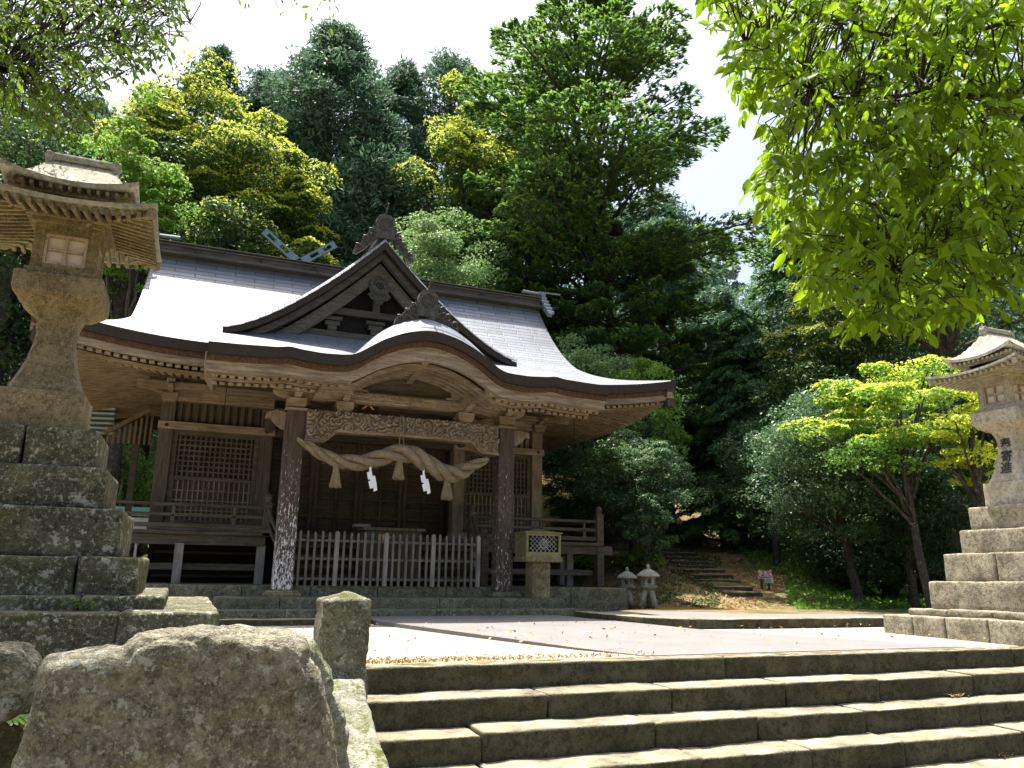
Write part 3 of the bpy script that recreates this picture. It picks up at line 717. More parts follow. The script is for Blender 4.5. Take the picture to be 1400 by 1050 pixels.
# front gable (chidori hafu)
GX0, GA, GY = 3.60, 8.36, 17.25
HW = 3.35
def gz_(d): t = np.abs(d)/HW; return GA-2.52*(.62*t+.38*np.sin(t*pi/2)**1.0) if False else GA-2.52*(1-(1-t)**1.42)
dd = np.concatenate([-np.linspace(0, HW, 40)[::-1], np.linspace(0, HW, 40)[1:]])
def yback(z):
    lo, hi = YE-2, YR
    for _ in range(40):
        m_ = (lo+hi)/2
        if float(prof(m_)) < z: lo = m_
        else: hi = m_
    return min(lo+.06, YR)
rows = []
yb = np.array([max(GY+.02, yback(float(gz_(d)))) for d in dd])
for q in np.linspace(0, 1, 12): rows.append([(GX0+d, GY+(y-GY)*q, float(gz_(d))+(.02 if q < .1 else 0)) for d, y in zip(dd, yb)])
R = np.array(rows); al = np.concatenate([[0], np.cumsum(np.hypot(np.diff(dd), np.diff(gz_(dd))))])
mb = MB(); mb.grid(R, np.stack([R[..., 1], np.tile(al, (12, 1))], -1)); mb.build('gable_roof', M['roof'], H, True)
ge = np.stack([GX0+dd, np.full_like(dd, GY), gz_(dd)], 1)
rl = [ge+np.array([0, -.20*sin(q), -.17*(1-cos(q))]) for q in np.linspace(0, pi/2*.8, 6)]
R = np.array(rl[::-1]); mb = MB(); mb.grid(R[:, ::-1] if False else R, np.stack([R[..., 0]*.0+np.arange(6)[:, None]*.05, np.tile(al, (6, 1))], -1)); mb.build('gable_roof_edge', M['roof'], H, True)
mb = MB(); mb.sweep(ge, (0, 1, 0), -.17, .125, .34, .13+.05*(1-np.abs(dd)/HW)); mb.build('gable_fascia', M['fascia'], H)
ge2 = ge[6:-6]
mb = MB(); mb.sweep(ge2, (0, 1, 0), .02, .28, .17, .15+.04*(1-np.abs(dd[6:-6])/HW)); mb.build('gable_underboard', M['gable'], H)
k0 = 13; gb = ge[k0:-k0]
mb = MB(); mb.sweep(gb, (0, 1, 0), .30, .52, .10, np.linspace(1, 0, 1)[0]*.0+.34-.06*np.abs(dd[k0:-k0])/HW); mb.sweep(gb, (0, 1, 0), .27, .50, .08, .06); mb.sweep(gb, (0, 1, 0), .27, .76, .08, .04); mb.build('gable_bargeboard', M['gable2'], H)
# pediment
z0p = 5.62
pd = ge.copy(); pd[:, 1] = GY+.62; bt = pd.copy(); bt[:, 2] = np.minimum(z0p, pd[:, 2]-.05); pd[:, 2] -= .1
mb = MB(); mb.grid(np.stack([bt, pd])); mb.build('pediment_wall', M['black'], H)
mb = MB()
for z, hw, hh in ((6.02, 1.9, .20), (6.62, 1.15, .16)): mb.box((GX0, GY+.5, z), (2*hw, .14, hh))
for x in (-1.0, 1.0, 0): mb.box((GX0+x, GY+.49, 6.30), (.34, .16, .10)); mb.box((GX0+x, GY+.49, 6.20), (.2, .14, .14)); mb.box((GX0+x, GY+.49, 6.42), (.44, .16, .09))
mb.box((GX0, GY+.5, 6.95), (.16, .12, .6)); mb.build('pediment_beams', M['gable'], H, bevel=.01)
def relief_disc(mb, cx, y, cz, R, ph=0, n=40, amp=.03, lobes=6):
    a = np.linspace(0, 2*pi, n+1); rs = np.linspace(0, 1, 14); G = []
    for r in rs: G.append([(cx+R*r*(1+.08*cos(lobes*q))*cos(q), y-amp*(.6+.6*cos(r*9+ph))*(1-r**6), cz+R*r*(1+.08*cos(lobes*q))*sin(q)) for q in a])
    mb.grid(np.array(G))
def spiral(mb, cx, y, cz, R, turns=1.6, sg=1, th=.03, a0=0.0):
    q = np.linspace(0, turns*2*pi, 34); mb.tube([(cx+sg*R*(1-.8*v/q[-1])*cos(v+a0), y, cz+R*(1-.8*v/q[-1])*sin(v+a0)) for v in q], [th*(1-.5*v/q[-1]) for v in q], 6)
mb = MB(); relief_disc(mb, GX0, GY+.20, 7.28, .20, 1); relief_disc(mb, GX0, GY+.19, 7.28, .09, 0, amp=.05)
for sg in (-1, 1): relief_disc(mb, GX0+sg*.13, GY+.215, 7.03, .11); spiral(mb, GX0+sg*.17, GY+.2, 7.0, .08, sg=sg)
relief_disc(mb, GX0, GY+.21, 6.93, .12); mb.prism([(GX0-.2, 7.45), (GX0-.24, 7.2), (GX0-.12, 6.9), (GX0, 6.82), (GX0+.12, 6.9), (GX0+.24, 7.2), (GX0+.2, 7.45)], GY+.22, GY+.28)
mb.build('gable_pendant', M['carve2'] if 'carve2' in M else M['orn'], H)

# demon tile ornaments
def crest(name, cx, y, cz, s, rod=True, sl=0.0):
    mb = MB(); dr = lambda a: sl*max(0, a-.28)
    sil = [(-.34, 0), (-.36, .22), (-.30, .52), (-.34, .60), (-.30, .78), (-.18, .90), (0, .94), (.18, .90), (.30, .78), (.34, .60), (.30, .52), (.36, .22), (.34, 0)]
    mb.prism([(cx+a*s, cz+b*s) for a, b in sil], y, y+.22*s)
    wing = [(-.3, .45), (-.42, .50), (-.50, .36), (-.60, .34), (-.66, .20), (-.80, .14), (-.88, .0), (-1.04, -.08), (-1.10, -.24), (-.96, -.34), (-.7, -.26), (-.3, -.04)]
    for sg in (-1, 1):
        wpts = [(cx+sg*a*s, cz+(b-dr(a))*s) for a, b in [(-p_, q_) if p_ < 0 else (p_, q_) for p_, q_ in wing]]
        if sg > 0: wpts = wpts[::-1]
        mb.prism(wpts, y+.03*s, y+.19*s)
        for (a, b, r) in ((.50, .30, .13), (.70, .10, .13), (.94, -.12, .14), (.45, .08, .12), (.64, -.12, .10)): spiral(mb, cx+sg*a*s, y+.0*s, cz+(b-dr(a))*s, r*s, sg=sg, th=.028*s, a0=1.0)
    a = np.linspace(0, 2*pi, 7)+pi/6
    mb.tube([(cx+.13*s*cos(q), y-.01, cz+(.55+.13*sin(q))*s) for q in a], .02*s, 6)
    a = np.linspace(0, 2*pi, 25)
    for r, rz in ((.20, .19), (.25, .24)): mb.tube([(cx+r*s*cos(q), y-.01, cz+(.55+rz*sin(q))*s) for q in a], .018*s, 6)
    o = mb.build(name, M['orn'], H, bevel=.006)
    if rod:
        mb = MB(); mb.tube([(cx, y+.06, cz+.92*s), (cx+.02, y-.15*s, cz+1.30*s)], .030*s, 8); mb.build('ridge_rod', M['orn'], o)
    return o
crest('ridge_end_ornament', GX0, GY-.08, GA-.0, .66, True, .55)
mb = MB(); mb.bar((GX0, GY, GA+.07), (GX0, 19.2, GA+.07), .30, .16); mb.tube([(GX0, GY, GA+.18), (GX0, 19.3, GA+.18)], .08, 10); mb.build('gable_ridge', M['orn'], H)
zkr = float(zporch(np.array(CX0), np.array(YK+.8)))
crest('ridge_end_ornament', 3.68, YK+.34, zkr+.02, .56, True, .12)
mb = MB(); mb.bar((CX0, YK+.5, zkr+.05), (CX0, 17.3, zkr+.05), .28, .14); mb.tube([(CX0, YK+.5, zkr+.15), (CX0, 17.3, zkr+.15)], .07, 10); mb.build('porch_ridge', M['orn'], H)

# main ridge
zr = float(prof(YR))
mb = MB()
for (wd, hh, z) in ((.54, .07, 0.02), (.36, .15, .125), (.46, .035, .215), (.32, .05, .255), (.42, .03, .295)): mb.box((CX0, YR, zr+z), (10.0+(wd-.4)*.2, wd, hh))
mb.tube([(CX0-5.05, YR, zr+.33), (CX0+5.05, YR, zr+.33)], .055, 12); rd = mb.build('main_ridge', M['gable'], H, bevel=.008)
for x in (-4.1, -2.6, -1.3, 1.2, 3.2): mb = MB(); relief_disc(mb, CX0+x, YR-.19, zr+.125, .055, amp=.02); mb.build('ridge_emblem', M['orn'], rd)
for sg in (-1, 1):
    mb = MB(); X = CX0+sg*5.08
    for i, q in enumerate(np.linspace(0, 1, 5)):
        yy = YR-.10-q*.50; mb.tube([(X-.08, yy, zr+.30-q*.56), (X+.12*sg, yy, zr+.30-q*.56)], .062, 12)
    mb.bar((X, YR-.05, zr+.2), (X, YR-.65, zr-.34), .13, .12); mb.box((X, YR-.08, zr+.25), (.12, .26, .28)); mb.build('ridge_end_tiles', M['tin'], H)
    mb = MB(); mb.tube([(X-sg*.60, YR-.1, zr+.44), (X+sg*.08, YR-.1, zr+.42)], .055, 10); mb.bar((X-sg*.15, YR-.2, zr+.45), (X+sg*.45, YR-.35, zr+.41), .04, .045); mb.build('ridge_log', M['tin'], H)

# ---- walls
YW = 17.6
XL, XA, XB_, XR = -.62, 1.36, 5.70, 7.68
for x in (XL, XA, XB_, XR):
    mb = MB(); mb.box((x, YW, 2.95), (.27, .27, 3.3)); mb.build('wall_post', M['woodGz'] if x < 2 else M['woodLz'], H, bevel=.015)
    for zz in (3.62,):
        mb = MB(); mb.tube([(x, YW-.20, zz), (x, YW-.17, zz)], [.03, .055], 8); mb.build('nail_cover', M['black'], H)
for x in (XL, XR):
    for y in (19.6, 21.6):
        mb = MB(); mb.box((x, y, 2.95), (.25, .25, 3.3)); mb.build('wall_post', M['woodGz'], H)
mb = MB()
for a, b in ((XL, XA), (XB_, XR)):
    for z, s3 in ((3.62, (b-a+.33, .34, .16)), (4.26, (b-a+.2, .3, .24)), (1.58, (b-a+.3, .32, .14))):
        mb = MB(); mb.box(((a+b)/2, YW-.02, z), s3); mb.build('tie_beam', M['woodL'], H, bevel=.01)
mb = MB(); mb.box((CX0, YW, 4.62), (XR-XL+1.0, .24, .5)); mb.box((CX0, YW-.25, 4.42), (XR-XL+1.4, .2, .16)); mb.build('wall_plate', M['woodL'], H, bevel=.01)
for sg, x in ((-1, XL), (1, XR)):
    mb = MB(); mb.box((x, 19.6, 3.0), (.1, 4.0, 3.0)); mb.box((x, 19.6, 4.55), (.2, 4.2, .6)); mb.build('side_wall', M['woodD'], H)
mb = MB(); mb.box((CX0, 21.6, 3.0), (XR-XL, .1, 3.2)); mb.build('back_wall', M['woodD'], H)
mb = MB(); mb.box((CX0, 19.6, 5.2), (XR-XL, 4.2, .06)); mb.build('ceiling', M['woodD'], H)
# transom slats and lattices
def lattice_bay(a, b, light):
    w_ = b-a-.27; c = (a+b)/2
    mb = MB(); mb.box((c, YW+.06, 3.92), (w_, .04, .46)); mb.build('transom_panel', M['woodD'], H)
    mb = MB(); n_ = max(4, int(w_/.155))
    for k in range(n_): mb.box((a+.135+w_*(k+.5)/n_, YW-.0, 3.92), (.085, .04, .45))
    mb.build('transom_slats', M['woodLz'] if light else M['woodGz'], H)
    mb = MB(); mb.box((c, YW+.08, 2.6), (w_, .04, 1.9)); mb.build('shutter_back', M['woodD'], H)
    fr = MB()
    for x in (a+.135+.05, b-.135-.05): fr.box((x, YW-.02, 2.6), (.09, .09, 1.9))
    for z in (3.50, 2.56, 1.68): fr.box((c, YW-.021, z), (w_-.2, .085, .08))
    fr.build('shutter_frame', M['woodG'], H)
    mb = MB(); n_ = int(w_/.105)
    for k in range(1, n_): mb.box((a+.18+(w_-.1)*k/n_, YW-.01, 3.03), (.034, .05, .90))
    for k in range(1, 9): mb.box((c, YW-.006, 2.6+.86*k/8), (w_-.18, .042, .034))
    mb.build('upper_lattice', M['woodG'], H)
    mb = MB()
    for k in range(1, n_+1, 1): mb.box((a+.13+(w_-.02)*k/(n_+1), YW-.012, 2.12), (.026, .04, .84))
    for k in range(1, 4): mb.box((c, YW-.008, 1.72+.80*k/4), (w_-.18, .035, .024))
    mb.build('lower_lattice', M['woodLz'], H)
    mb = MB(); mb.box((c, YW+.03, 2.12), (w_-.18, .03, .84)); mb.build('lower_panel', M['woodGz'], H)
lattice_bay(XL, XA, False); lattice_bay(XB_, XR, True)
# centre doors, recessed
YD = 18.15
mb = MB(); mb.box((CX0, YD+.08, 2.75), (4.3, .05, 2.6)); mb.build('door_back', M['woodDx'], H)
for k in range(4):
    x0 = XA+.13+(XB_-XA-.26)*k/4; x1 = XA+.13+(XB_-XA-.26)*(k+1)/4; mb = MB()
    for x in (x0+.05, x1-.05): mb.box((x, YD, 2.55), (.09, .07, 2.15))
    mb.box(((x0+x1)/2, YD+.005, 2.55), (.05, .05, 2.15))
    for z in np.linspace(1.52, 3.58, 6): mb.box(((x0+x1)/2, YD+.01, z), (x1-x0-.1, .05, .065))
    mb.build('door', M['woodD'], H, bevel=.006)
mb = MB(); mb.box((CX0, YD, 3.72), (4.3, .16, .16)); mb.box((CX0, YD+.02, 4.15), (4.3, .08, .75)); mb.box((CX0, YW, 3.62), (4.34, .26, .16)); mb.build('door_lintel', M['woodDx'], H)
mb = MB()
for sg, x in ((-1, XA), (1, XB_)): mb.box((x-sg*.02, (YW+YD)/2, 2.8), (.06, YD-YW, 2.7))
mb.build('door_jamb', M['woodD'], H)

# ---- platform, steps, deck
mb = MB(); x = -1.4
for x2 in (-.2, .95, 2.1, 3.3, 4.6, 5.7, 7.2, 8.5):
    q = MB(); q.rbox(((x+x2)/2, 15.0, .25), (x2-x-.008, .7, .52), .02, .008, int(x*9)+40, .12); q.build('platform_stone', M['plinth'], H, True, True); x = x2
q = MB(); q.box((3.55, 18.7, .24), (9.8, 6.8, .50)); q.build('platform_core', M['plinth'], H)
def steprow(y0, y1, x0, xs_, z0, z1, sd_):
    x = x0
    for x2 in xs_:
        q = MB(); q.rbox(((x+x2)/2, (y0+y1)/2, (z0+z1)/2), (x2-x-.008, y1-y0, z1-z0), .018, .007, sd_+int(x*5), .11); q.build('step_stone', M['plinth'], H, True, True); x = x2
steprow(13.36, 14.0, .2, (1.55, 2.9, 4.05, 5.3, 6.82), -.05, .165, 50)
steprow(13.72, 14.72, .5, (1.5, 2.7, 4.2, 5.35, 6.62), .0, .335, 60)
for x in (1.59, 5.655):
    mb = MB(); prf = [(.30, .335), (.30, .375), (.27, .40), (.27, .41), (.24, .43), (.185, .44)]
    R = [[(x+r*a, 14.5+r*b, z) for a, b in ((-1, -1), (1, -1), (1, 1), (-1, 1), (-1, -1))] for r, z in prf]; mb.grid(np.array(R)); mb.build('post_base', M['lan'] if x < 3 else M['plinth'], H)
    mb = MB(); mb.box((x, 14.5, 2.01), (.33, .33, 3.15)); mb.build('porch_post', M['post1'] if x < 3 else M['post2'], H, bevel=.03)
mb = MB(); mb.box((CX0, 16.95, 1.43), (10.5, 1.25, .07)); mb.box((-1.3, 19.6, 1.43), (1.25, 4.3, .07)); mb.box((8.3, 19.6, 1.43), (1.25, 4.3, .07)); dk = mb.build('veranda_deck', M['woodG'], H, bevel=.006)
mb = MB()
VB = [(((a+b)/2, 16.46, 1.30), (b-a, .14, .19)) for a, b in ((-1.9, 1.42), (5.72, 9.12))]+[((8.78, 18.9, 1.295), (.14, 5.0, .19)), ((-1.75, 18.9, 1.295), (.14, 5.0, .19))]+[(((a+b)/2, 16.6, .80), (b-a, .08, .12)) for a, b in ((-1.8, 1.3), (5.8, 8.7))]+[((8.72, 18.6, .8), (.08, 4.0, .12))]
for c3, s3 in VB:
    mb = MB(); mb.box(c3, s3); mb.build('veranda_beam', M['woodG'], H, bevel=.008)
for x, y in ((-.12, 16.46), (1.36, 16.5), (-1.72, 16.46), (5.76, 16.5), (7.25, 16.5), (8.25, 16.9), (8.78, 18.4), (8.78, 20.3)):
    mb = MB(); mb.box((x, y, .86), (.16, .16, .74)); mb.build('veranda_post', M['fpost'], H, bevel=.008)
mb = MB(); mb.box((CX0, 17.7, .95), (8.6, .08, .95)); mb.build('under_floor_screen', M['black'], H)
for z in (.62, .85, 1.08):
    for xq in (.4, 6.7):
        mb = MB(); mb.box((xq, 17.55, z), (2.0, .05, .05)); mb.build('under_floor_rail', M['woodDx'], H)
# railings
for (a, b) in ((-1.9, 1.40), (5.72, 8.80)):
    mb = MB(); y = 16.45
    mb.tube([(a, y, 1.95), (b, y, 1.95)], .035, 8); mb.box(((a+b)/2, y, 1.76), (b-a, .06, .065)); mb.box(((a+b)/2, y, 1.56), (b-a, .07, .08))
    x = a+.5
    while x < b-.3: mb.box((x, y, 1.66), (.07, .06, .2)); mb.box((x, y, 1.86), (.05, .05, .14)); x += 1.1
    mb.build('railing', M['woodG'], H, bevel=.004)
mb = MB(); x = 8.80; mb.tube([(x, 16.45, 1.95), (x, 21.0, 1.95)], .035, 8); mb.box((x, 18.7, 1.76), (.06, 4.5, .065)); mb.box((x, 18.7, 1.56), (.07, 4.5, .08)); mb.build('railing', M['woodG'], H)
def newel(x, y, z0, z1, w_=.15):
    mb = MB(); mb.box((x, y, (z0+z1)/2), (w_, w_, z1-z0)); mb.tube([(x, y, z1), (x, y, z1+.03), (x, y, z1+.05), (x, y, z1+.10), (x, y, z1+.15), (x, y, z1+.19)], [w_*.42, w_*.5, w_*.36, w_*.5, w_*.42, .012], 12)
    mb.build('newel_post', M['woodG'], H, bevel=.008)
newel(8.80, 16.45, .5, 2.12, .17); newel(1.42, 16.4, 1.4, 2.05); newel(5.68, 16.4, 1.4, 2.05); newel(1.62, 15.1, .5, 1.45); newel(5.5, 15.1, .5, 1.45)
for x, x2 in ((1.42, 1.62), (5.68, 5.5)):
    q = np.linspace(0, 1, 14); mb = MB()
    mb.tube([(x+(x2-x)*v, 16.4-1.3*v, 1.98-.62*v-.12*sin(v*pi)) for v in q], .035, 8); mb.tube([(x+(x2-x)*v, 16.4-1.3*v, 1.72-.62*v-.10*sin(v*pi)) for v in q], .028, 8); mb.build('stair_handrail', M['woodG'], H)
for k in range(5):
    mb = MB(); z = .5+.19*(k+1); mb.box((CX0, 15.25+.24*k, z-.03), (3.9, .30, .06)); mb.box((CX0, 15.36+.24*k, z-.13), (3.88, .03, .15)); mb.build('wooden_stair', M['woodDx'], H)

# ---- porch structure: brackets, beams, carvings
def block(mb, x, y, z, w_, h, d=None):     # bearing block with cut-in base
    d = d or w_; mb.box((x, y, z+h*.7), (w_, d, h*.6)); mb.box((x, y, z+h*.2), (w_*.72, d*.72, h*.4), None, 1.36)
def bracket(cx, cy, z, s=1.0, arms=(-1, 1), fwd=True):
    mb = MB(); block(mb, cx, cy, z, .34*s, .20*s)
    zz = z+.20*s
    for sg in arms:
        poly = [(cx, zz), (cx+sg*.22*s, zz), (cx+sg*.34*s, zz+.03*s), (cx+sg*.42*s, zz+.10*s), (cx+sg*.42*s, zz+.15*s), (cx, zz+.15*s)]
        mb.prism(poly if sg < 0 else poly[::-1], cy-.07*s, cy+.07*s)
    for k in (-1, 0, 1):
        if k == 0 or k in arms: block(mb, cx+k*.33*s, cy, zz+.15*s, .20*s, .13*s)
    if fwd:
        poly = [(cy, zz), (cy-.24*s, zz+.01), (cy-.40*s, zz+.08*s), (cy-.52*s, zz+.06*s), (cy-.56*s, zz+.13*s), (cy-.42*s, zz+.17*s), (cy, zz+.17*s)]
        mb.prism(poly, cx-.06*s, cx+.06*s, 'yz'); block(mb, cx, cy-.38*s, zz+.15*s, .18*s, .12*s)
    return mb.build('bracket_set', M['woodL'], H, bevel=.008)
for x in (1.59, 5.655): bracket(x, 14.5, 3.60)
for x in (2.45, 4.80): bracket(x, 14.5, 3.62, .95)
for x in (-.62, 7.68): bracket(x, 17.45, 4.10, .9)
for x in (.4, 6.7): bracket(x, 17.45, 4.28, .6, fwd=False)
# capitals
for x in (1.59, 5.655):
    mb = MB(); mb.box((x, 14.5, 3.585), (.40, .40, .045)); mb.build('post_cap', M['woodL'], H, bevel=.008)
# side beams on top of the brackets with block rows
for a, b in ((.25, 2.75), (4.5, 6.95)):
    mb = MB(); mb.box(((a+b)/2, 14.5, 4.115), (b-a, .22, .15)); mb.build('porch_purlin', M['woodL'], H, bevel=.012)
    mb = MB(); x = a-.1
    while x < b+.15:
        if abs(x-CX0) > 1.35:
            z = float(zk_edge(x)); mb.bar((x, YK+.28, z-.475), (x, 15.6, z-.0), .085, .055); mb.bar((x, YK+.72, z-.505), (x, 15.8, z-.06), .085, .055)
        x += .135
    mb.build('porch_rafters', M['woodLy'], H)
    mb = MB(); e_ = ek[(xs > a-.25) & (xs < b+.25) & (np.abs(xs-CX0) > 1.2)]; mb.sweep(e_, (0, 1, 0), .68, .42, .06, .045); mb.sweep(e_, (0, 1, 0), .24, .425, .06, .035); mb.build('rafter_fillet', M['woodL'], H)
# curved rafters inside the karahafu arch
mb = MB()
for k in range(8):
    y = YK+.40+k*.215; m_ = np.abs(xs-CX0) < 1.75; p_ = np.stack([xs[m_], np.full(m_.sum(), y), zk_edge(xs[m_])-.44-.06*bell(xs[m_])], 1); mb.sweep(p_, (0, 1, 0), 0, 0, .10, .075)
mb.build('curved_rafters', M['woodL'], H)
m_ = np.abs(xs-CX0) < 3.5; A = np.stack([xs[m_], np.full(m_.sum(), YK+.2), zk_edge(xs[m_])-.40], 1); B = A.copy(); B[:, 1] = 15.9; B[:, 2] = np.maximum(A[:, 2], 4.2)
mb = MB(); mb.sheet(np.stack([A, B]), .02); mb.build('porch_soffit', M['woodDx'], H)
# arch tympanum and cloud beam
m_ = np.abs(xs-CX0) < 1.5; A = np.stack([xs[m_], np.full(m_.sum(), 14.52), zk_edge(xs[m_])-.50], 1); B = A.copy(); B[:, 2] = 3.98
mb = MB(); mb.grid(np.stack([B, A])); mb.build('arch_panel', M['woodG'], H)
for pa, pb in (((3.66, YK+.12, 4.52), (3.66, 14.5, 4.36)), ((CX0-1.32, YK+.2, 4.0), (CX0-1.10, 14.5, 3.98)), ((CX0+1.32, YK+.2, 4.0), (CX0+1.10, 14.5, 3.98))): mb = MB(); mb.bar(pa, pb, .12, .14); mb.build('arch_strut', M['woodL'], H, bevel=.008)
def spir_h(x, z, cell, amp, seed=0):      # carved curls
    i, j = math.floor(x/cell), math.floor(z/cell); best = 9; bc = None
    for a in (-1, 0, 1):
        for b in (-1, 0, 1):
            h1 = mn.cell(Vector((i+a+.5, j+b+.5, seed))); h2 = mn.cell(Vector((i+a+.5, j+b+.5, seed+9)))
            cx_, cz_ = (i+a+.5+.35*(h1*2-1))*cell, (j+b+.5+.35*(h2*2-1))*cell; d = hypot(x-cx_, z-cz_)
            if d < best: best = d; bc = (cx_, cz_, h1)
    th = atan2(z-bc[1], x-bc[0]); r = best/cell
    return amp*(.5+.5*sin(th*(1 if bc[2] > .5 else -1)+r*16))*(1-.5*r)+amp*1.3*max(0, .55-r)
def carve(name, x0, x1, zb, zt, y, nx, nz, cell, amp, mat, seed=0, parent=H):
    U = np.linspace(x0, x1, nx); V = np.linspace(0, 1, nz); G = np.zeros((nz, nx, 3))
    for i, v in enumerate(V):
        for j, x in enumerate(U):
            a, b = zb(x), zt(x); z = a+(b-a)*v; e_ = min(1, min(v, 1-v)*nz/3, min(j, nx-1-j)/3); G[i, j] = (x, y-(.02+spir_h(x, z, cell, amp, seed))*e_, z)
    mb = MB(); mb.grid(G); Bk = G.copy(); Bk[..., 1] = y+.16; mb.grid(Bk[::-1]); mb.grid(np.stack([Bk[0], G[0]])); mb.grid(np.stack([G[-1], Bk[-1]]))
    return mb.build(name, mat, parent, True)
def zbm(x): d = abs(x-3.62); return 3.24+.02*(1-(d/2)**2)-.20*float(np.clip((d-1.28)/.22, 0, 1))
carve('carved_beam', 1.76, 5.49, zbm, lambda x: 3.62-.0*x, 14.42, 330, 46, .17, .13, M['carve'], 1)
mb = MB(); q = np.linspace(1.76, 5.49, 60); mb.sweep(np.stack([q, np.full(60, 14.34), [zbm(x) for x in q]], 1), (0, 1, 0), 0, -.02, .26, .05); mb.build('carved_beam_moulding', M['woodL'], H)
carve('cloud_beam', 2.35, 4.95, lambda x: 3.83, lambda x: 4.03, 14.40, 200, 20, .13, .02, M['woodL'], 3)
mb = MB(); mb.box((CX0, 14.52, 3.93), (2.9, .16, .24)); mb.build('porch_lintel', M['woodL'], H, bevel=.01)
# curved tie beams joining porch posts to the hall, and beam noses
for x, xw in ((1.59, XA), (5.655, XB_)):
    mb = MB(); q = np.linspace(0, 1, 12); p_ = [(x+(xw-x)*v, 14.6+3.0*v, 3.35+.35*v+.25*sin(v*pi)) for v in q]
    for i in range(11): mb.bar(p_[i], p_[i+1], .16, .24)
    mb.build('curved_tie_beam', M['woodG'], H, bevel=.01)
    sg = -1 if x < 3 else 1
    mb = MB(); poly = [(x+sg*.16, 3.52), (x+sg*.34, 3.56), (x+sg*.5, 3.50), (x+sg*.52, 3.40), (x+sg*.42, 3.42), (x+sg*.36, 3.34), (x+sg*.24, 3.24), (x+sg*.16, 3.22)]
    mb.prism(poly if sg > 0 else poly[::-1], 14.42, 14.58); spiral(mb, x+sg*.36, 14.41, 3.46, .07, th=.015, sg=sg); mb.build('beam_nose', M['woodLz'], H)
# little return gable box where porch and main eaves meet
for sg in (-1, 1):
    X = CX0+sg*3.45; mb = MB(); mb.prism([(X-.18, 4.42), (X-.16, 4.10), (X, 3.86), (X+.16, 4.10), (X+.18, 4.42), (X, 4.50)], 14.2, 14.9); mb.box((X, 14.5, 4.30), (.30, .82, .24)); mb.build('eave_junction_block', M['woodLz'], H, bevel=.01)
# name plaque
mb = MB(); Rm = np.array(Matrix.Rotation(radians(18), 3, 'X')); q = MB(); q.box((0, 0, 0), (.40, .04, .72)); q.v = [V@Rm.T+np.array([2.98, 14.95, 3.72]) for V in q.v]; pl = q.build('name_plaque', M['woodDx'], H, bevel=.006)
V, F = text_mesh('大社', .26); q = MB()
for i, ch in enumerate(('大', '社')):
    V, F = text_mesh(ch, .26); VV = np.stack([V[:, 0], np.full(len(V), -.026)-V[:, 2], V[:, 1]+.19-.32*i], 1)@Rm.T+np.array([2.98, 14.95, 3.72]); q.add(VV, F)
q.build('gilt_writing', M['gold'], pl)
# hanging rods
for x, y, z0, z1 in ((.40, 15.3, 4.4, 3.45), (7.75, 15.6, 4.5, 3.4)):
    mb = MB(); mb.tube([(x, y, z0), (x, y, z1)], .008, 5); mb.tube([(x, y, z1), (x, y, z1-.05)], [.012, .03], 8); mb.build('hanging_rod', M['black'], H)

# ---- shimenawa rope
def ropemat():
    k = N('straw_rope'); a = k.noise(9, 5, .7, k.coord((1, 1, 1))); b = k.noise(60, 3, .6)
    col = k.ramp(a, [(.3, (.13, .10, .06)), (.55, (.27, .225, .15)), (.75, (.40, .35, .25))]); col = k.mix(.4, col, k.ramp(b, [(.35, (.16, .11, .05)), (.65, (.6, .5, .33))]))
    return k.done(col, .95, k.bump(b, 1.0, .03), spec=.1)
M['straw'] = ropemat()
t = empty('sacred_rope', (3.5, 14.2, 2.9), label='thick twisted straw rope with tassels hung between the porch posts', cat='straw rope')
cp = np.array([(1.62, 3.03), (1.85, 2.90), (2.10, 2.76), (2.45, 2.66), (2.85, 2.69), (3.2, 2.83), (3.55, 2.92), (3.85, 2.84), (4.15, 2.66), (4.42, 2.56), (4.65, 2.60), (4.9, 2.75), (5.2, 2.90)])
tt = np.linspace(0, 1, 150); ct = np.linspace(0, 1, len(cp)); cx_ = np.interp(tt, ct, cp[:, 0]); cz_ = np.interp(tt, ct, cp[:, 1])
for _ in range(10): cx_[1:-1] = (cx_[:-2]+2*cx_[1:-1]+cx_[2:])/4; cz_[1:-1] = (cz_[:-2]+2*cz_[1:-1]+cz_[2:])/4
R_ = np.interp(tt, [0, .08, .3, .6, .85, 1], [.035, .095, .15, .185, .16, .07])
for s_ in range(3):
    ph = 2*pi*s_/3+tt*2*pi*3.5; pts = np.stack([cx_, 14.2+R_*.56*np.cos(ph), cz_+R_*.56*np.sin(ph)], 1); mb = MB(); mb.tube(pts, list(R_*.47), 12)
    # rope fibre relief
    mb.build('strand', M['straw'], t, True)
mb = MB(); rr = random.Random(8)
for _ in range(900):
    i = rr.randrange(8, 142); an = rr.uniform(0, 2*pi); p0 = np.array([cx_[i], 14.2+R_[i]*cos(an), cz_[i]+R_[i]*sin(an)]); d = np.array([rr.uniform(-.06, .06), .02*cos(an), rr.uniform(-.05, .02)]); mb.bar(p0, p0+d, .003, .003)
tag(mb.build('loose_straws', M['straw'], t), kind='stuff')
for (x, z, L) in ((2.33, 2.60, .40), (3.47, 2.80, .40), (4.40, 2.50, .42)):
    mb = MB(); mb.tube([(x, 14.18, z+.02), (x, 14.18, z-.05), (x, 14.18, z-.10)], [.05, .055, .06], 10)
    for _ in range(120):
        a = rr.uniform(0, 2*pi); r = rr.random()**.5; mb.bar((x+.045*r*cos(a), 14.18+.045*r*sin(a), z-.04), (x+.115*r*cos(a)*rr.uniform(.8, 1.05), 14.18+.11*r*sin(a), z-L*rr.uniform(.90, 1.0)), .012, .012)
    mb.tube([(x, 14.18, z-.08), (x, 14.18, z-L*.9)], [.05, .10], 12); mb.build('tassel', M['straw'], t)
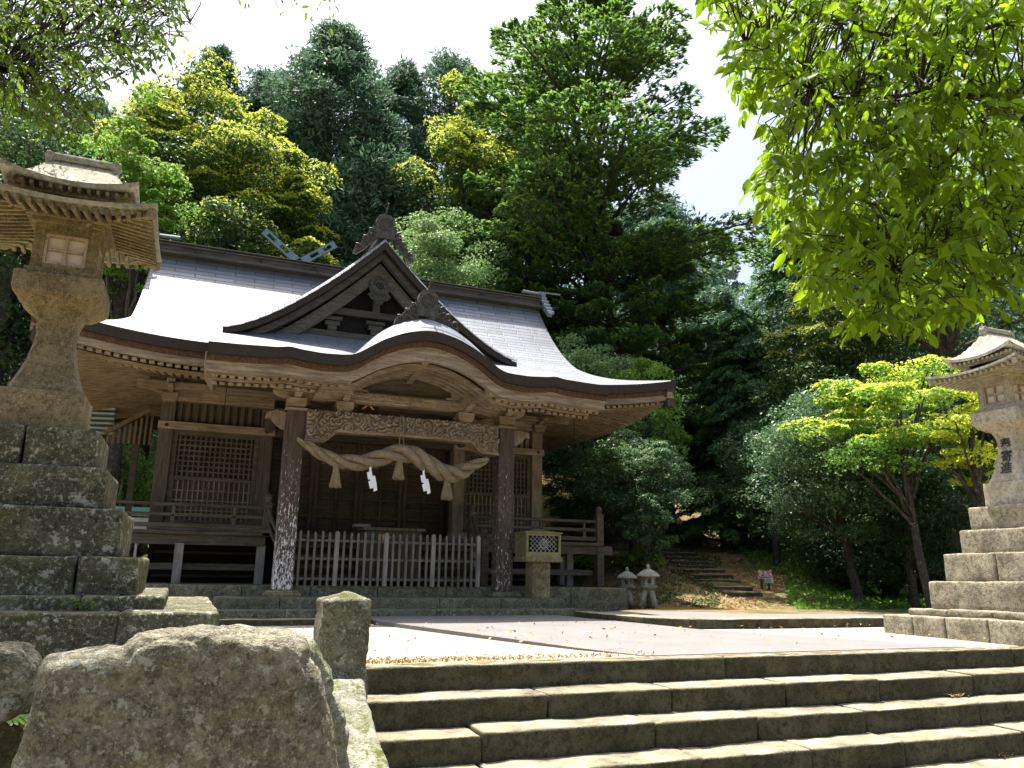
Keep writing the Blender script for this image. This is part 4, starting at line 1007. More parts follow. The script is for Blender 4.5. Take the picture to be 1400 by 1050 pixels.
for (x, z) in ((2.93, 2.60), (3.92, 2.60)):
    mb = MB(); y = 14.12
    for k, (dx, w_) in enumerate(((0, .035), (-.01, .085), (.045, .10), (.03, .10), (.09, .06))):
        zt = z-(0, .09, .17, .25, .30)[k]; mb.prism([(x+dx-w_*.6, zt-.01), (x+dx+w_*.4, zt+.02), (x+dx+w_*.75, zt-.11), (x+dx-w_*.25, zt-.14)], y-.012*k, y-.012*k+.004)
    mb.build('paper_streamer', M['paper'], t)
mb = MB()
for dx in (-.05, .05): mb.tube([(3.5+dx*.4, 14.28, 3.62), (3.5+dx, 14.16, 2.84)], .009, 6)
mb.build('hanging_cord', M['straw'], t)

# ---- picket fence
t = empty('picket_fence', (3.5, 14.62, .51), label='low weathered picket fence across the hall entrance', cat='fence')
def picket(x, w_, h, m_, nm):
    mb = MB(); mb.box((x, 14.60, .51+h/2), (w_, w_*.8, h)); mb.box((x, 14.60, .51+h+.015), (w_, w_*.8, .03), None, .35); o = mb.build(nm, m_, t); return o
n_ = 27
for k in range(n_):
    x = 1.86+(5.20-1.86)*k/(n_-1)
    if k in (5, 12, 19, 26): picket(x, .075, .93, M['fpost'], 'fence_post')
    else: picket(x+random.uniform(-.006, .006), .042, .92+random.uniform(-.012, .012), M['pick'], 'picket')
for z in (.63, .98, 1.30):
    mb = MB(); mb.box((3.50, 14.645, z), (3.50, .03, .045)); mb.build('rail', M['pick'], t)
# ---- offering box
t = empty('offering_box', (3.58, 15.0, .51), label='dark wooden offering box with gilt flower crest behind the picket fence', cat='offering box')
mb = MB(); mb.box((3.58, 15.0, 1.05), (1.08, .44, .92)); mb.box((3.58, 15.0, 1.54), (1.20, .54, .06)); mb.build('chest', M['woodD'], t, bevel=.01)
mb = MB(); relief_disc(mb, 3.43, 14.77, 1.38, .075, amp=.02, lobes=5)
for k in range(5): relief_disc(mb, 3.43+.06*cos(k*1.257), 14.768, 1.38+.06*sin(k*1.257), .035, amp=.015)
mb.box((3.43, 14.77, 1.26), (.05, .015, .07)); mb.build('crest', M['gold'], t)
mb = MB(); mb.box((3.0, 14.98, 1.60), (.30, .22, .05)); mb.build('tray', M['pick'], t)

# ---- hidden main sanctuary behind with crossed finials
t = empty('main_sanctuary', (4.0, 27, 0), label='main sanctuary behind the hall with crossed grey roof finials', cat='shrine hall')
Yh = 25.4; xc, zc = W(410, 352, Yh)
t.location = (xc, 27, 0); ORG[t.name] = np.array([xc, 27, 0])
mb = MB(); mb.box((xc, 28.6, 4.3), (4.2, 4.6, 5.2)); mb.build('wall', M['woodD'], t)
q = np.linspace(-1, 1, 31); zz = zc-.75-2.9*np.abs(q)**.8+.6*np.abs(q)**3
P = np.array([[(xc+3.3*a, y, z) for a, z in zip(q, zz)] for y in (Yh-.1, 31.6)]); mb = MB(); mb.sheet(P, .3); mb.build('roof', M['roof'], t)
mb = MB(); mb.box((xc, 28.4, zc-.62), (.5, 6.1, .35)); mb.build('ridge', M['gable'], t)
for sg in (-1, 1):
    p0 = np.array([xc-sg*.45, Yh, zc-.55]); 
    tip = W(361, 316, Yh) if sg < 0 else W(458, 334, Yh); p1 = np.array([tip[0], Yh, tip[1]])
    d = p1-p0; L = np.linalg.norm(d); d /= L; nrm = np.array([-d[2], 0, d[0]]); w_ = .13
    mb = MB(); cuts = [(0, .50), (.68, .74), (.92, 1.0)]
    hs = [(.50, .64), (.76, .90)]; b_ = 0
    for a, b in ((0, .50), (.66, .76), (.92, 1.0)): mb.bar(p0+d*L*a, p0+d*L*b, .10, 2*w_, nrm)
    for a, b in ((.50, .66), (.76, .92)):
        for s2 in (-1, 1): mb.bar(p0+d*L*a+nrm*w_*.72*s2, p0+d*L*b+nrm*w_*.72*s2, .10, w_*.5, nrm)
    mb.build('crossed_finial', M['tin'], t)

# side pavilion seen under the left eave, board and small hut up the hillside steps
t = empty('side_pavilion', (-2.6, 21.5, 0), label='small tiled roofed outbuilding with white slatted gable left behind the hall', cat='outbuilding')
x1, z1 = W(148, 596, 20.5); x2, z2 = W(205, 562, 20.5); x3, z3 = W(205, 598, 20.5)
mb = MB()
for k in range(9):
    f = k/8; x = x1+(x3-x1)*f; mb.box((x, 20.5, (z1+.0+(z2-z1)*f*.9+z1-.12)/2), (.05, .05, max(.1, (z2-z1)*f*.9+.18)))
mb.bar((x1-.1, 20.45, z1+.05), (x2, 20.45, z2+.02), .08, .10); mb.build('slatted_gable', M['woodLz'], t)
mb = MB(); xa, za = W(135, 590, 21.5)
for k in range(8): mb.tube([(xa-.9, 21.2-.05*k, za-.1+.11*k), (xa+.35, 21.2-.05*k, za-.05+.11*k)], .06, 8)
mb.build('tile_rows', M['tin'], t)
for xq in (-3.9, -1.35):
    mb = MB(); mb.box((xq, 20.7, 1.9), (.14, .14, 3.8)); mb.build('post', M['woodG'], t)
xa, za = W(190, 711, 23.0)
t = empty('panel_board', (xa, 23.0, 0), label='white and turquoise panel glimpsed through the left veranda railing', cat='board')
mb = MB(); mb.box((xa-.4, 23.0, za-.15), (1.7, .04, .42)); mb.build('white_panel', M['white'], t)
mb = MB(); mb.box((xa-.4, 23.0, za+.22), (1.7, .04, .22)); mb.build('turquoise_panel', plain('turquoise_panel', (.25, .62, .62), .5, 0, .05), t)
for dx in (-1.1, .4):
    mb = MB(); mb.box((xa-.4+dx, 23.03, za/2), (.06, .03, za)); mb.build('leg', M['white'], t)
# ------------------------------------------------------------ foliage
def fast_mesh(name, V, nper, mat, parent=None, smooth=False, faces=None):
    """V (n*nper,3) ; each island uses the same local faces list"""
    V = np.asarray(V, np.float32).reshape(-1, 3); n = len(V)//nper
    faces = faces or [tuple(range(nper))]
    me = bpy.data.meshes.new(name); me.vertices.add(len(V)); me.vertices.foreach_set('co', V.ravel())
    fl = np.concatenate([np.array(f) for f in faces]); lens = np.array([len(f) for f in faces])
    idx = (np.arange(n)[:, None]*nper+fl[None, :]).ravel().astype(np.int32); tot = np.tile(lens, n); st = np.concatenate([[0], np.cumsum(tot)[:-1]]).astype(np.int32)
    me.loops.add(len(idx)); me.loops.foreach_set('vertex_index', idx); me.polygons.add(len(tot)); me.polygons.foreach_set('loop_start', st)
    try: me.polygons.foreach_set('loop_total', tot.astype(np.int32))
    except Exception: pass
    me.update(calc_edges=True); me.validate()
    me.materials.append(mat); o = bpy.data.objects.new(name, me); COL.objects.link(o)
    if parent is not None: o.parent = parent
    return o
def unit(a): return a/(np.linalg.norm(a, axis=-1, keepdims=True)+1e-9)
def cards(P, size, asp, nrm, axis=None, jit=.6, sj=.35):
    n = len(P); nr = unit(np.asarray(nrm)+rng.normal(0, jit, (n, 3)))
    ax = rng.normal(0, 1, (n, 3)) if axis is None else np.asarray(axis)+rng.normal(0, jit*.6, (n, 3))
    ax = unit(ax-nr*(ax*nr).sum(1, keepdims=True)); bx = np.cross(nr, ax)
    L = size*(1+rng.uniform(-sj, sj, (n, 1))); Wd = L*asp
    c = nr*L*.12
    return np.stack([P-ax*L*.5, P+bx*Wd*.5+c*0-ax*L*.05, P+ax*L*.5-c, P-bx*Wd*.5-ax*L*.05], 1)
def clump_pts(C, R, n, top=.25, shell=.45):
    """C (m,3) centres, R (m,3) radii -> points (m*n,3), outward normals"""
    m = len(C); d = unit(rng.normal(0, 1, (m, n, 3))); d[..., 2] = d[..., 2]+top; d = unit(d)
    lump = 1+.22*np.sin(d[..., 0:1]*5+C[:, None, 0:1]*3)*np.sin(d[..., 1:2]*5+C[:, None, 1:2])
    r = (rng.uniform(shell**3, 1, (m, n, 1)))**(1/3)*lump
    P = C[:, None]+d*r*R[:, None]; return P.reshape(-1, 3), d.reshape(-1, 3)

M['bark1'] = stone('tree_bark', (.016, .013, .010), (.042, .034, .026), (.085, .07, .055), .25, .25, 3, .9)
M['l_cedar'] = leafmat('cedar_foliage', [(.045, .10, .060), (.078, .155, .090), (.125, .22, .12)], .42, .6)
M['l_fir'] = leafmat('fir_foliage', [(.038, .088, .034), (.065, .14, .045), (.10, .19, .06)], .40, .6)
M['l_firtip'] = leafmat('fir_new_growth', [(.12, .24, .03), (.18, .33, .04), (.25, .40, .055)], .45, .6)
M['l_oak'] = leafmat('evergreen_oak_foliage', [(.03, .07, .018), (.05, .11, .028), (.085, .155, .04)], .34, .5, .3)
M['l_yel'] = leafmat('yellow_flower_tops', [(.38, .46, .05), (.62, .64, .06), (.52, .60, .10)], .45, .7)
M['l_rust'] = leafmat('rusty_new_leaves', [(.30, .36, .06), (.50, .50, .07), (.40, .50, .11)], .45, .6)
M['l_lime'] = leafmat('lime_maple_leaves', [(.13, .24, .03), (.20, .34, .04), (.30, .40, .06)], .5, .5)
M['l_green'] = leafmat('fresh_green_leaves', [(.10, .22, .03), (.15, .30, .045), (.20, .36, .06)], .45, .5)
M['l_pale'] = leafmat('pale_green_leaves', [(.12, .22, .075), (.18, .30, .10), (.25, .37, .14)], .42, .5)
M['l_cyp'] = leafmat('cypress_foliage', [(.055, .135, .04), (.095, .20, .065), (.15, .28, .10)], .42, .6)
M['l_gloss'] = leafmat('glossy_shrub_leaves', [(.04, .095, .038), (.075, .155, .065), (.13, .23, .10)], .38, .42, .4)
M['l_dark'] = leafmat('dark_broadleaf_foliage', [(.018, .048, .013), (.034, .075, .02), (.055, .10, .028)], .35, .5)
M['l_yg'] = leafmat('yellow_green_young_leaves', [(.36, .50, .03), (.52, .66, .05), (.66, .76, .09)], .5, .5)
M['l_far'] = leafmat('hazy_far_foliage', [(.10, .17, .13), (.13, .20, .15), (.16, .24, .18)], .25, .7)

def base(px, ytop, depth, width, name, label, cat='tree', group='trees of the forest around the hall', zoff=0.0, gz_=None):
    p = spot(px, ytop, depth); z = ground_z(p[0], p[1]) if gz_ is None else gz_
    t = empty(name, (p[0], p[1], z-.15+zoff), 0, 0, 0, label, cat, group, local=True)
    return t, float(p[2]-z+.15-zoff), width*depth/1080.0
def trunk(t, H, r, top=.9, lean=(0, 0), limbs=None, n=9, name='trunk'):
    mb = MB(); q = np.linspace(0, top, 12); wob = rng.normal(0, r*.35, (12, 2)); wob[0] = 0; wob = np.cumsum(wob, 0)*.5
    pts = np.stack([lean[0]*q*H+wob[:, 0], lean[1]*q*H+wob[:, 1], q*H], 1); rad = r*(1-.86*q)+.01; rad[0] *= 1.35
    mb.tube(pts, list(rad), n); 
    for (C, z0f) in (limbs or []):
        z0 = z0f*H; i = np.interp(z0, pts[:, 2], np.arange(12)); s0 = np.array([np.interp(z0, pts[:, 2], pts[:, 0]), np.interp(z0, pts[:, 2], pts[:, 1]), z0])
        C = np.asarray(C, float); mid = s0+(C-s0)*.5+np.array([0, 0, .08*np.linalg.norm(C-s0)]); r0 = float(np.interp(z0, pts[:, 2], rad))*.5
        q2 = np.linspace(0, 1, 8)[:, None]; B = s0*(1-q2)**2+2*mid*q2*(1-q2)+C*q2**2; B[1:-1] += rng.normal(0, .03, (6, 3))*np.linalg.norm(C-s0)*.4
        mb.tube(B, list(np.linspace(r0, .012+r0*.12, 8)), 6)
    return mb.build(name, M['bark1'], t, True, local=True)

def broad(px, yt, d, w_, label, leaf='l_oak', top=None, ncl=46, nl=330, size=.17, zc=.62, zr=.40, flat=.7, crf=.17, lean=(0, 0), tr=.022, name='broadleaf_tree', topfrac=.5, topth=.15, asp=.5, gz_=None, sq=1.0, cat='tree', topn=110):
    t, H_, W_ = base(px, yt, d, w_, name, label, cat, gz_=gz_); ncl = int(ncl*1.7); nl = int(nl*.95); crf *= .78; topn = int(topn*1.05); size *= .84
    dv = unit(rng.normal(0, 1, (ncl, 3))); rr = rng.uniform(.15, 1.03, (ncl, 1))**.5
    R = W_*crf*rng.uniform(.5, 1.4, (ncl, 1))*np.array([1, 1, flat])
    Rx = np.maximum(np.array([W_/2, W_/2*sq, H_*zr])-R.mean(0)*.8, .2)
    C = np.array([lean[0]*H_*.8, lean[1]*H_*.8, H_*zc])+dv*rr*Rx*np.concatenate([rng.uniform(.7, 1.28, (ncl, 2)), rng.uniform(.75, 1.15, (ncl, 1))], 1)
    k = np.argmax(C[:, 2]); C[:, 2] *= 1.0; C[:, 2] += 0
    C[:, 2] = np.minimum(C[:, 2], H_-R[:, 2]*.9)
    P, nn = clump_pts(C, R, nl); fast_mesh('foliage', cards(P, size, asp, nn*.5+np.array([0, 0, .7])), 4, M[leaf], t)
    if top:
        sel = C[:, 2] > np.quantile(C[:, 2], 1-topfrac); Ct = C[sel]; Rt = R[sel]
        P, nn = clump_pts(Ct, Rt*1.06, topn, top=.9, shell=.93); kz = nn[:, 2] > topth; P = P[kz]; nn = nn[kz]
        fast_mesh('new_growth', cards(P, size*.85, asp, nn*.4+np.array([0, 0, .8])), 4, M[top], t)
    o = np.argsort(-R[:, 0])[:14]; trunk(t, H_, max(.09, H_*tr), .72, lean, [(C[i], max(.18, min(.6, C[i, 2]/H_*.62))) for i in o]); return t

def cedar(px, yt, d, w_, label, leaf='l_cedar', ncl=150, nl=150, size=.30, start=.12, pw=.6, name='cedar_tree', gz_=None):
    t, H_, W_ = base(px, yt, d, w_, name, label, gz_=gz_)
    f = rng.uniform(0, 1, ncl)**.8; z = H_*(start+(1-start)*f*.97); env = W_/2*np.clip(1-f, 0, 1)**pw*(.88+.25*np.sin(f*19+px))+.35
    an = rng.uniform(0, 2*pi, ncl); r = env*rng.uniform(.45, 1, ncl)
    C = np.stack([r*np.cos(an), r*np.sin(an), z], 1); s_ = (W_*.082*(.75+.6*(1-f))*rng.uniform(.8, 1.3, ncl))[:, None]; R = s_*np.array([1.1, 1.1, .85])
    P, nn = clump_pts(C, R, nl, .3, .5); fast_mesh('foliage', cards(P, size, .30, nn*.6+np.array([0, 0, .3]), nn+np.array([0, 0, .1])), 4, M[leaf], t)
    o = rng.choice(ncl, 26, False); trunk(t, H_, max(.14, H_*.018), .97, (0, 0), [(C[i], max(.1, min(.93, C[i, 2]/H_-.04))) for i in o]); return t

def fir(px, yt, d, w_, label, lens, start=.25, size=.26, step=.85, name='fir_tree', nb=8, gz_=None, tip=.5, dens=1.0):
    t, H_, W_ = base(px, yt, d, w_, name, label, gz_=gz_); mb = MB(); PF = []; NF = []; PT = []; NT = []; AX = []
    z = H_*start
    while z < H_*.985:
        f = z/H_; L0 = W_/2*float(np.interp(f, *zip(*lens)))
        for b in range(nb):
            if rng.random() < .12: continue
            a = rng.uniform(0, 2*pi); L = L0*rng.uniform(.55, 1.12)+.2; zz = z+rng.uniform(-.18, .18)*step
            rise = rng.uniform(-.02, .16)*L; end = np.array([L*cos(a), L*sin(a), zz+rise]); s0 = np.array([0, 0, zz-.12*L])
            q = np.linspace(0, 1, 7)[:, None]; B = s0*(1-q)**2+2*np.array([L*.5*cos(a), L*.5*sin(a), zz+.02*L])*q*(1-q)+end*q**2
            mb.tube(B, list(np.linspace(.022*L+.012, .008, 7)), 5)
            n_ = int((70+95*L)*dens); u = rng.uniform(.22, 1.03, n_)**.8; wd = .26*L*np.sin(np.clip(u, .1, 1)**1.3*pi*.86)+.12; 
            lat = rng.uniform(-1, 1, n_); cen = s0*(1-u[:, None])**2+2*B[3]*u[:, None]*(1-u[:, None])+end*u[:, None]**2
            side = np.array([-sin(a), cos(a), 0]); P = cen+side*(lat*wd)[:, None]; sc = np.sin(P[:, 0]*4.1)*np.sin(P[:, 1]*4.3)
            P[:, 2] += rng.normal(0, .07, n_)-.12*np.abs(lat)*wd+.06*sc; keep = sc > -.55; P = P[keep]; lat = lat[keep]
            PF.append(P); AX.append(np.array([cos(a), sin(a), 0])+side*lat[:, None]*.9)
            kt = (rng.random(len(P)) < tip*.55) & (u[keep] > .40); Q = P[kt]+np.array([0, 0, .085]); PT.append(Q)
        z += step*rng.uniform(.8, 1.2)
    PF = np.concatenate(PF); AX = np.concatenate(AX); fast_mesh('foliage', cards(PF, size, .34, np.array([[0, 0, 1.]]).repeat(len(PF), 0), AX, .38), 4, M['l_fir'], t)
    if tip: PT = np.concatenate(PT); fast_mesh('new_growth', cards(PT, size*.8, .42, np.array([[0, 0, 1.]]).repeat(len(PT), 0), None, .45), 4, M['l_firtip'], t)
    mb.build('branches', M['bark1'], t, True, local=True); trunk(t, H_, H_*.019, .985); return t

# ---- back row
cedar(300, 60, 46, 200, 'small dark conifer with its top clear above the yellow topped tree', ncl=200, nl=150)
cedar(372, 90, 48, 240, 'blunt dark cedar between the small conifer and the tallest cedar', ncl=200, nl=150)
cedar(464, 34, 42, 330, 'tallest cedar of the group above the crossed roof finials', ncl=330, nl=170)
cedar(552, 80, 44, 230, 'cedar with pale green pointed top right of the tallest cedar', ncl=210, nl=150)
cedar(618, 68, 45, 260, 'dark cedar just left of the yellow topped oak beside the tall fir', nl=130)
cedar(515, 150, 40, 300, 'dark lower cedar filling the gap above the left part of the ridge', ncl=300)
cedar(410, 160, 39, 280, 'dark cedar directly behind the crossed roof finials', ncl=300)
cedar(670, 235, 42, 220, 'shaded cedar behind the pale green tree and left of the tall fir trunk', ncl=190)
cedar(905, 300, 46, 240, 'dark cedar low behind the right side of the tall fir', ncl=190)
cedar(975, 395, 42, 190, 'dark slim cedar at the head of the hillside steps', ncl=170)
cedar(235, 150, 44, 200, 'dark conifer hidden behind the bright green maple at the left', ncl=160)
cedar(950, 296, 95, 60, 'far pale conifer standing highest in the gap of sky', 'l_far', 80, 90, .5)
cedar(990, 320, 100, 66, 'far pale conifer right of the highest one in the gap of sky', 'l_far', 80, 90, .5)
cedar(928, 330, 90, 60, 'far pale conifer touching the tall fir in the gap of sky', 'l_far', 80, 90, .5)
broad(642, 130, 38, 170, 'evergreen oak with ochre yellow top left of the tall fir', 'l_oak', 'l_yel', 40, 260, .2, zc=.72, zr=.3, topfrac=.6, topn=330)
broad(700, 100, 41, 120, 'smaller yellow topped oak close against the left of the tall fir', 'l_oak', 'l_yel', 26, 240, .2, zc=.75, zr=.26, topfrac=.5, topn=330)
fir(806, 8, 36, 430, 'very tall layered fir with bare trunk showing, tallest tree of all', [(.25, .40), (.40, .50), (.48, .90), (.56, 1.1), (.66, .80), (.76, .78), (.86, .66), (.93, .50), (.97, .36), (1, .2)], .34, .30, 1.3, nb=8, tip=1.3, dens=1.15)
broad(1160, 640, 22, 240, 'dark evergreen thicket behind the leaning trunk', 'l_dark', 'l_gloss', 50, 300, .12, zc=.5, zr=.5, flat=.6, topfrac=.4)
fir(720, 282, 32, 210, 'low fir with bright tips left of the tall fir trunk', [(.2, 1), (.6, .8), (.85, .5), (1, .06)], .2, .26, .9, tip=.9, gz_=2.5)
fir(835, 300, 31, 200, 'low fir with bright tips in front of the tall fir trunk', [(.2, 1), (.6, .85), (.85, .5), (1, .06)], .2, .26, .9, tip=.9, gz_=2.2)
fir(905, 335, 33, 190, 'low fir with bright tips right of the tall fir trunk', [(.2, 1), (.6, .85), (.85, .5), (1, .06)], .2, .26, .9, tip=.9, gz_=2.2)
# yellow topped slope left
broad(262, 98, 35, 215, 'yellow topped chinquapin highest on the left slope', 'l_oak', 'l_yel', 60, 300, .2, crf=.19, flat=.5, zc=.74, zr=.27, topfrac=.5, topn=420)
broad(338, 148, 34, 235, 'yellow topped chinquapin in the middle of the left slope', 'l_oak', 'l_yel', 60, 300, .2, crf=.19, flat=.5, zc=.72, zr=.28, topfrac=.5, topn=420)
broad(402, 205, 33, 160, 'yellow topped chinquapin lowest on the left slope beside the finials', 'l_oak', 'l_yel', 46, 280, .2, crf=.2, flat=.5, zc=.7, zr=.3, topfrac=.6, topn=330)
broad(320, 262, 30, 240, 'dark rounded oak with olive tops just above the left part of the roof ridge', 'l_oak', 'l_rust', 50, 300, .18, zc=.68, zr=.32, topfrac=.35, topn=70)
broad(192, 118, 28, 175, 'bright green maple behind the top of the left stone lantern', 'l_green', 'l_lime', 34, 210, .17, zc=.72, zr=.26, flat=.4, topfrac=.8, asp=.7, topn=90)
broad(215, 215, 26, 120, 'thin bright green maple between the left stone lantern and the roof', 'l_green', 'l_green', 20, 170, .15, zc=.75, zr=.22, flat=.35, topfrac=.8, asp=.7)
broad(60, 110, 27, 210, 'dark evergreen rising behind the left stone lantern roof', 'l_dark', 'l_oak', 50, 300, .17, zc=.6, zr=.38)
broad(-40, 60, 30, 230, 'dark evergreen at the left edge of the picture', 'l_dark', 'l_green', 46, 280, .18)
broad(95, 330, 30, 330, 'dark low evergreen seen beneath the left stone lantern roof', 'l_dark', None, 50, 300, .17)
broad(605, 243, 30, 205, 'pale green rounded tree above the porch gable', 'l_pale', 'l_pale', 60, 330, .15, zc=.66, zr=.30, flat=.45, topfrac=.6)
broad(640, 385, 27, 130, 'low green bush like tree just above the right part of the ridge', 'l_green', None, 20, 260, .14, zc=.75, zr=.2)
broad(795, 450, 26, 170, 'glossy green broadleaf behind the right slope of the hall roof', 'l_pale', None, 36, 300, .13, zc=.7, zr=.28, flat=.5)
broad(880, 475, 25, 130, 'olive green tree over the right tip of the hall roof', 'l_green', 'l_lime', 26, 220, .13, zc=.6, zr=.36, topfrac=.3)
broad(185, 590, 25, 130, 'green bush seen under the left eave of the hall', 'l_green', None, 24, 260, .11, zc=.55, zr=.42, name='bush', cat='bush')
# right side
def cypress(px, yt, d, w_, label, gz_=None, start=.06, ncl=210, nl=150):
    t, H_, W_ = base(px, yt, d, w_, 'cypress_tree', label, gz_=gz_)
    f = rng.uniform(0, 1, ncl)**.85; z = H_*(start+(1-start)*f*.97); env = W_/2*np.clip(1-f**1.6, 0, 1)**.8+.2
    an = rng.uniform(0, 2*pi, ncl); r = env*rng.uniform(.55, 1, ncl); C = np.stack([r*np.cos(an), r*np.sin(an), z], 1)
    od = unit(np.stack([np.cos(an), np.sin(an), -.35+0*an], 1)); m = nl
    u = rng.uniform(-1, 1, (ncl, m, 1)); lat = unit(np.stack([-np.sin(an), np.cos(an), 0*an], 1)); L = (.10*W_+.25)*rng.uniform(.7, 1.3, (ncl, 1, 1))
    v = rng.uniform(-1, 1, (ncl, m, 1))*(1.05-np.abs(u+.2)*.6); P = C[:, None]+od[:, None]*u*L+lat[:, None]*v*L*.55; P[..., 2] += rng.normal(0, .05, (ncl, m))-.18*L[..., 0]*u[..., 0]**2-.12*np.abs(v[..., 0])
    n_ = np.repeat(unit(od*.4+np.array([0, 0, 1])), m, 0); A = np.repeat(od, m, 0)+np.repeat(lat, m, 0)*np.sign(v.reshape(-1, 1))*.6
    fast_mesh('foliage', cards(P.reshape(-1, 3), .22, .36, n_, A, .45), 4, M['l_cyp'], t)
    o = rng.choice(ncl, 30, False); trunk(t, H_, max(.12, H_*.017), .96, (0, 0), [(C[i]*np.array([.9, .9, 1]), max(.05, min(.92, C[i, 2]/H_-.03))) for i in o]); return t
cypress(1078, 270, 36, 210, 'tall grey green cypress right of the gap of sky', ncl=300)
cypress(1015, 420, 32, 170, 'grey green cypress leaning over the hillside steps', ncl=240)
cypress(985, 500, 31, 120, 'short drooping cypress beside the hillside steps', ncl=150, nl=130)
broad(1118, 385, 25, 175, 'oak with rusty yellow new leaves in front of the tall cypress', 'l_oak', 'l_rust', 40, 300, .14, zc=.7, zr=.28, topfrac=.6, topn=330)
cedar(1190, 300, 36, 300, 'dark cedar behind the overhanging leaves, left one', ncl=220)
cedar(1350, 240, 38, 330, 'dark cedar behind the overhanging leaves at the right edge', ncl=220)
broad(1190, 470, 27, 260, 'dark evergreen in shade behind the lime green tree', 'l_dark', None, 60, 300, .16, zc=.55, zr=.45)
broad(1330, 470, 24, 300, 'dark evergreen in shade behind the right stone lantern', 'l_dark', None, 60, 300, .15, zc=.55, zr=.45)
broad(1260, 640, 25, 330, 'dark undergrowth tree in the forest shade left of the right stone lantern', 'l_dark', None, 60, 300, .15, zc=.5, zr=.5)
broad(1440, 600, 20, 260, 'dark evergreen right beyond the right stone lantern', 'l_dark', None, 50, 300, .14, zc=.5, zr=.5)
broad(1052, 560, 26, 190, 'dark glossy evergreen above the green slope', 'l_gloss', None, 40, 300, .11, zc=.66, zr=.30, flat=.55)
broad(1150, 505, 19.5, 260, 'dark glossy broadleaf with a leaning bare trunk beside the slope', 'l_gloss', None, 70, 330, .105, zc=.60, zr=.36, flat=.45, lean=(-.05, .06), tr=.020)
broad(1240, 470, 17.0, 300, 'lime green young maple left of the right stone lantern', 'l_green', 'l_yg', 38, 200, .09, zc=.72, zr=.27, flat=.30, topfrac=.8, lean=(-.03, .08), asp=.75, tr=.008, topn=230, crf=.13)
broad(1228, 585, 18.6, 210, 'dark low evergreen under the lime green maple', 'l_dark', 'l_gloss', 40, 300, .11, zc=.52, zr=.46, flat=.6, topfrac=.5)
broad(1320, 500, 16.0, 160, 'thin branched lime green sapling against the right stone lantern', 'l_yg', None, 26, 160, .08, zc=.74, zr=.26, flat=.3, tr=.008, asp=.75)
# shrub right of the hall
def shrub(px, yt, d, w_, label, leaf='l_gloss', ncl=60, nl=330, size=.085, zc=.6, zr=.38, **k): return broad(px, yt, d, w_, label, leaf, k.pop('top', None), ncl, nl, size, zc, zr, k.pop('flat', .5), k.pop('crf', .14), name='shrub', cat='shrub', **k)
shrub(862, 585, 21.5, 190, 'large glossy shrub spreading over the twin garden lanterns beside the veranda', top='l_pale', topfrac=.5, ncl=80)
shrub(790, 630, 22.5, 130, 'glossy shrub close behind the right corner of the hall', ncl=40)
shrub(885, 665, 19.6, 80, 'low spreading glossy shrub left of the hillside steps', ncl=30)
shrub(790, 745, 21.5, 130, 'yellow green low shrub seen beneath the right veranda', 'l_lime', 26, 260, .08, zc=.5, zr=.5)
shrub(870, 742, 20.0, 80, 'yellow green low shrub behind the garden lanterns', 'l_lime', 18, 200, .07, zc=.5, zr=.5)
shrub(745, 760, 22, 90, 'small green shrub seen between the veranda posts', 'l_green', 18, 200, .08, zc=.5, zr=.5)
# big dark trunk at the right
for (px, d, r, lab) in ((1322, 20.5, .36, 'thick dark tree trunk in shade just left of the right stone lantern'), (1215, 25, .16, 'slim dark trunk in the deep shade of the forest, nearest the leaning tree'), (1262, 27, .25, 'dark trunk standing in the middle of the shaded forest gap')):
    p = spot(px, 800, d); t = empty('forest_tree', (p[0], p[1], ground_z(p[0], p[1])-.1), 0, 0, 0, lab, 'tree', 'trees of the forest around the hall', local=True)
    cc = [(rng.uniform(-3, 3), rng.uniform(-2.5, 2.5), rng.uniform(7, 11)) for _ in range(16)]
    trunk(t, 11, r, .98, (.01, 0), [(c, .6) for c in cc[:10]]); P, nn = clump_pts(np.array(cc), np.tile([1.5, 1.5, .9], (16, 1)), 420); fast_mesh('foliage', cards(P, .19, .5, nn*.5+np.array([0, 0, .7])), 4, M['l_dark'], t)

# extra forest filling the hillside behind (countable, shared look)
fill = []
protos = []
for k in range(4):
    t = cedar(560+k*10, 330, 60, 230, 'dark cedar deep in the forest behind the front rows, mostly hidden', ncl=150, nl=110, size=.36); t['group'] = 'hidden cedars deep in the forest'; protos.append(t)
i = 0
for row, (d, pxs) in enumerate(((52, range(-60, 1500, 95)), (64, range(-100, 900, 110)))):
    for px in pxs:
        yt = 190+45*sin(px*.021)+random.uniform(-20, 30)+(60 if row else 0)
        if 900 < px < 1040: continue
        if px < 240: yt = 120+random.uniform(0, 60)
        if px >= 1040: yt = 330
        if 660 < px < 900: yt = max(yt, 250)
        if row and px > 200: continue
        p = spot(px, yt, d); z = ground_z(p[0], p[1]); src = protos[i % 4]
        h0 = max(v.co.z for v in src.children[0].data.vertices) if src.name not in fill else 1
        o = src if i < 4 else copy_tree(src)
        o.location = (p[0], p[1], z-.2); s_ = (p[2]-z)/h0; o.scale = (s_*.9, s_*.9, s_); o.rotation_euler = (0, 0, random.uniform(0, 6)); i += 1

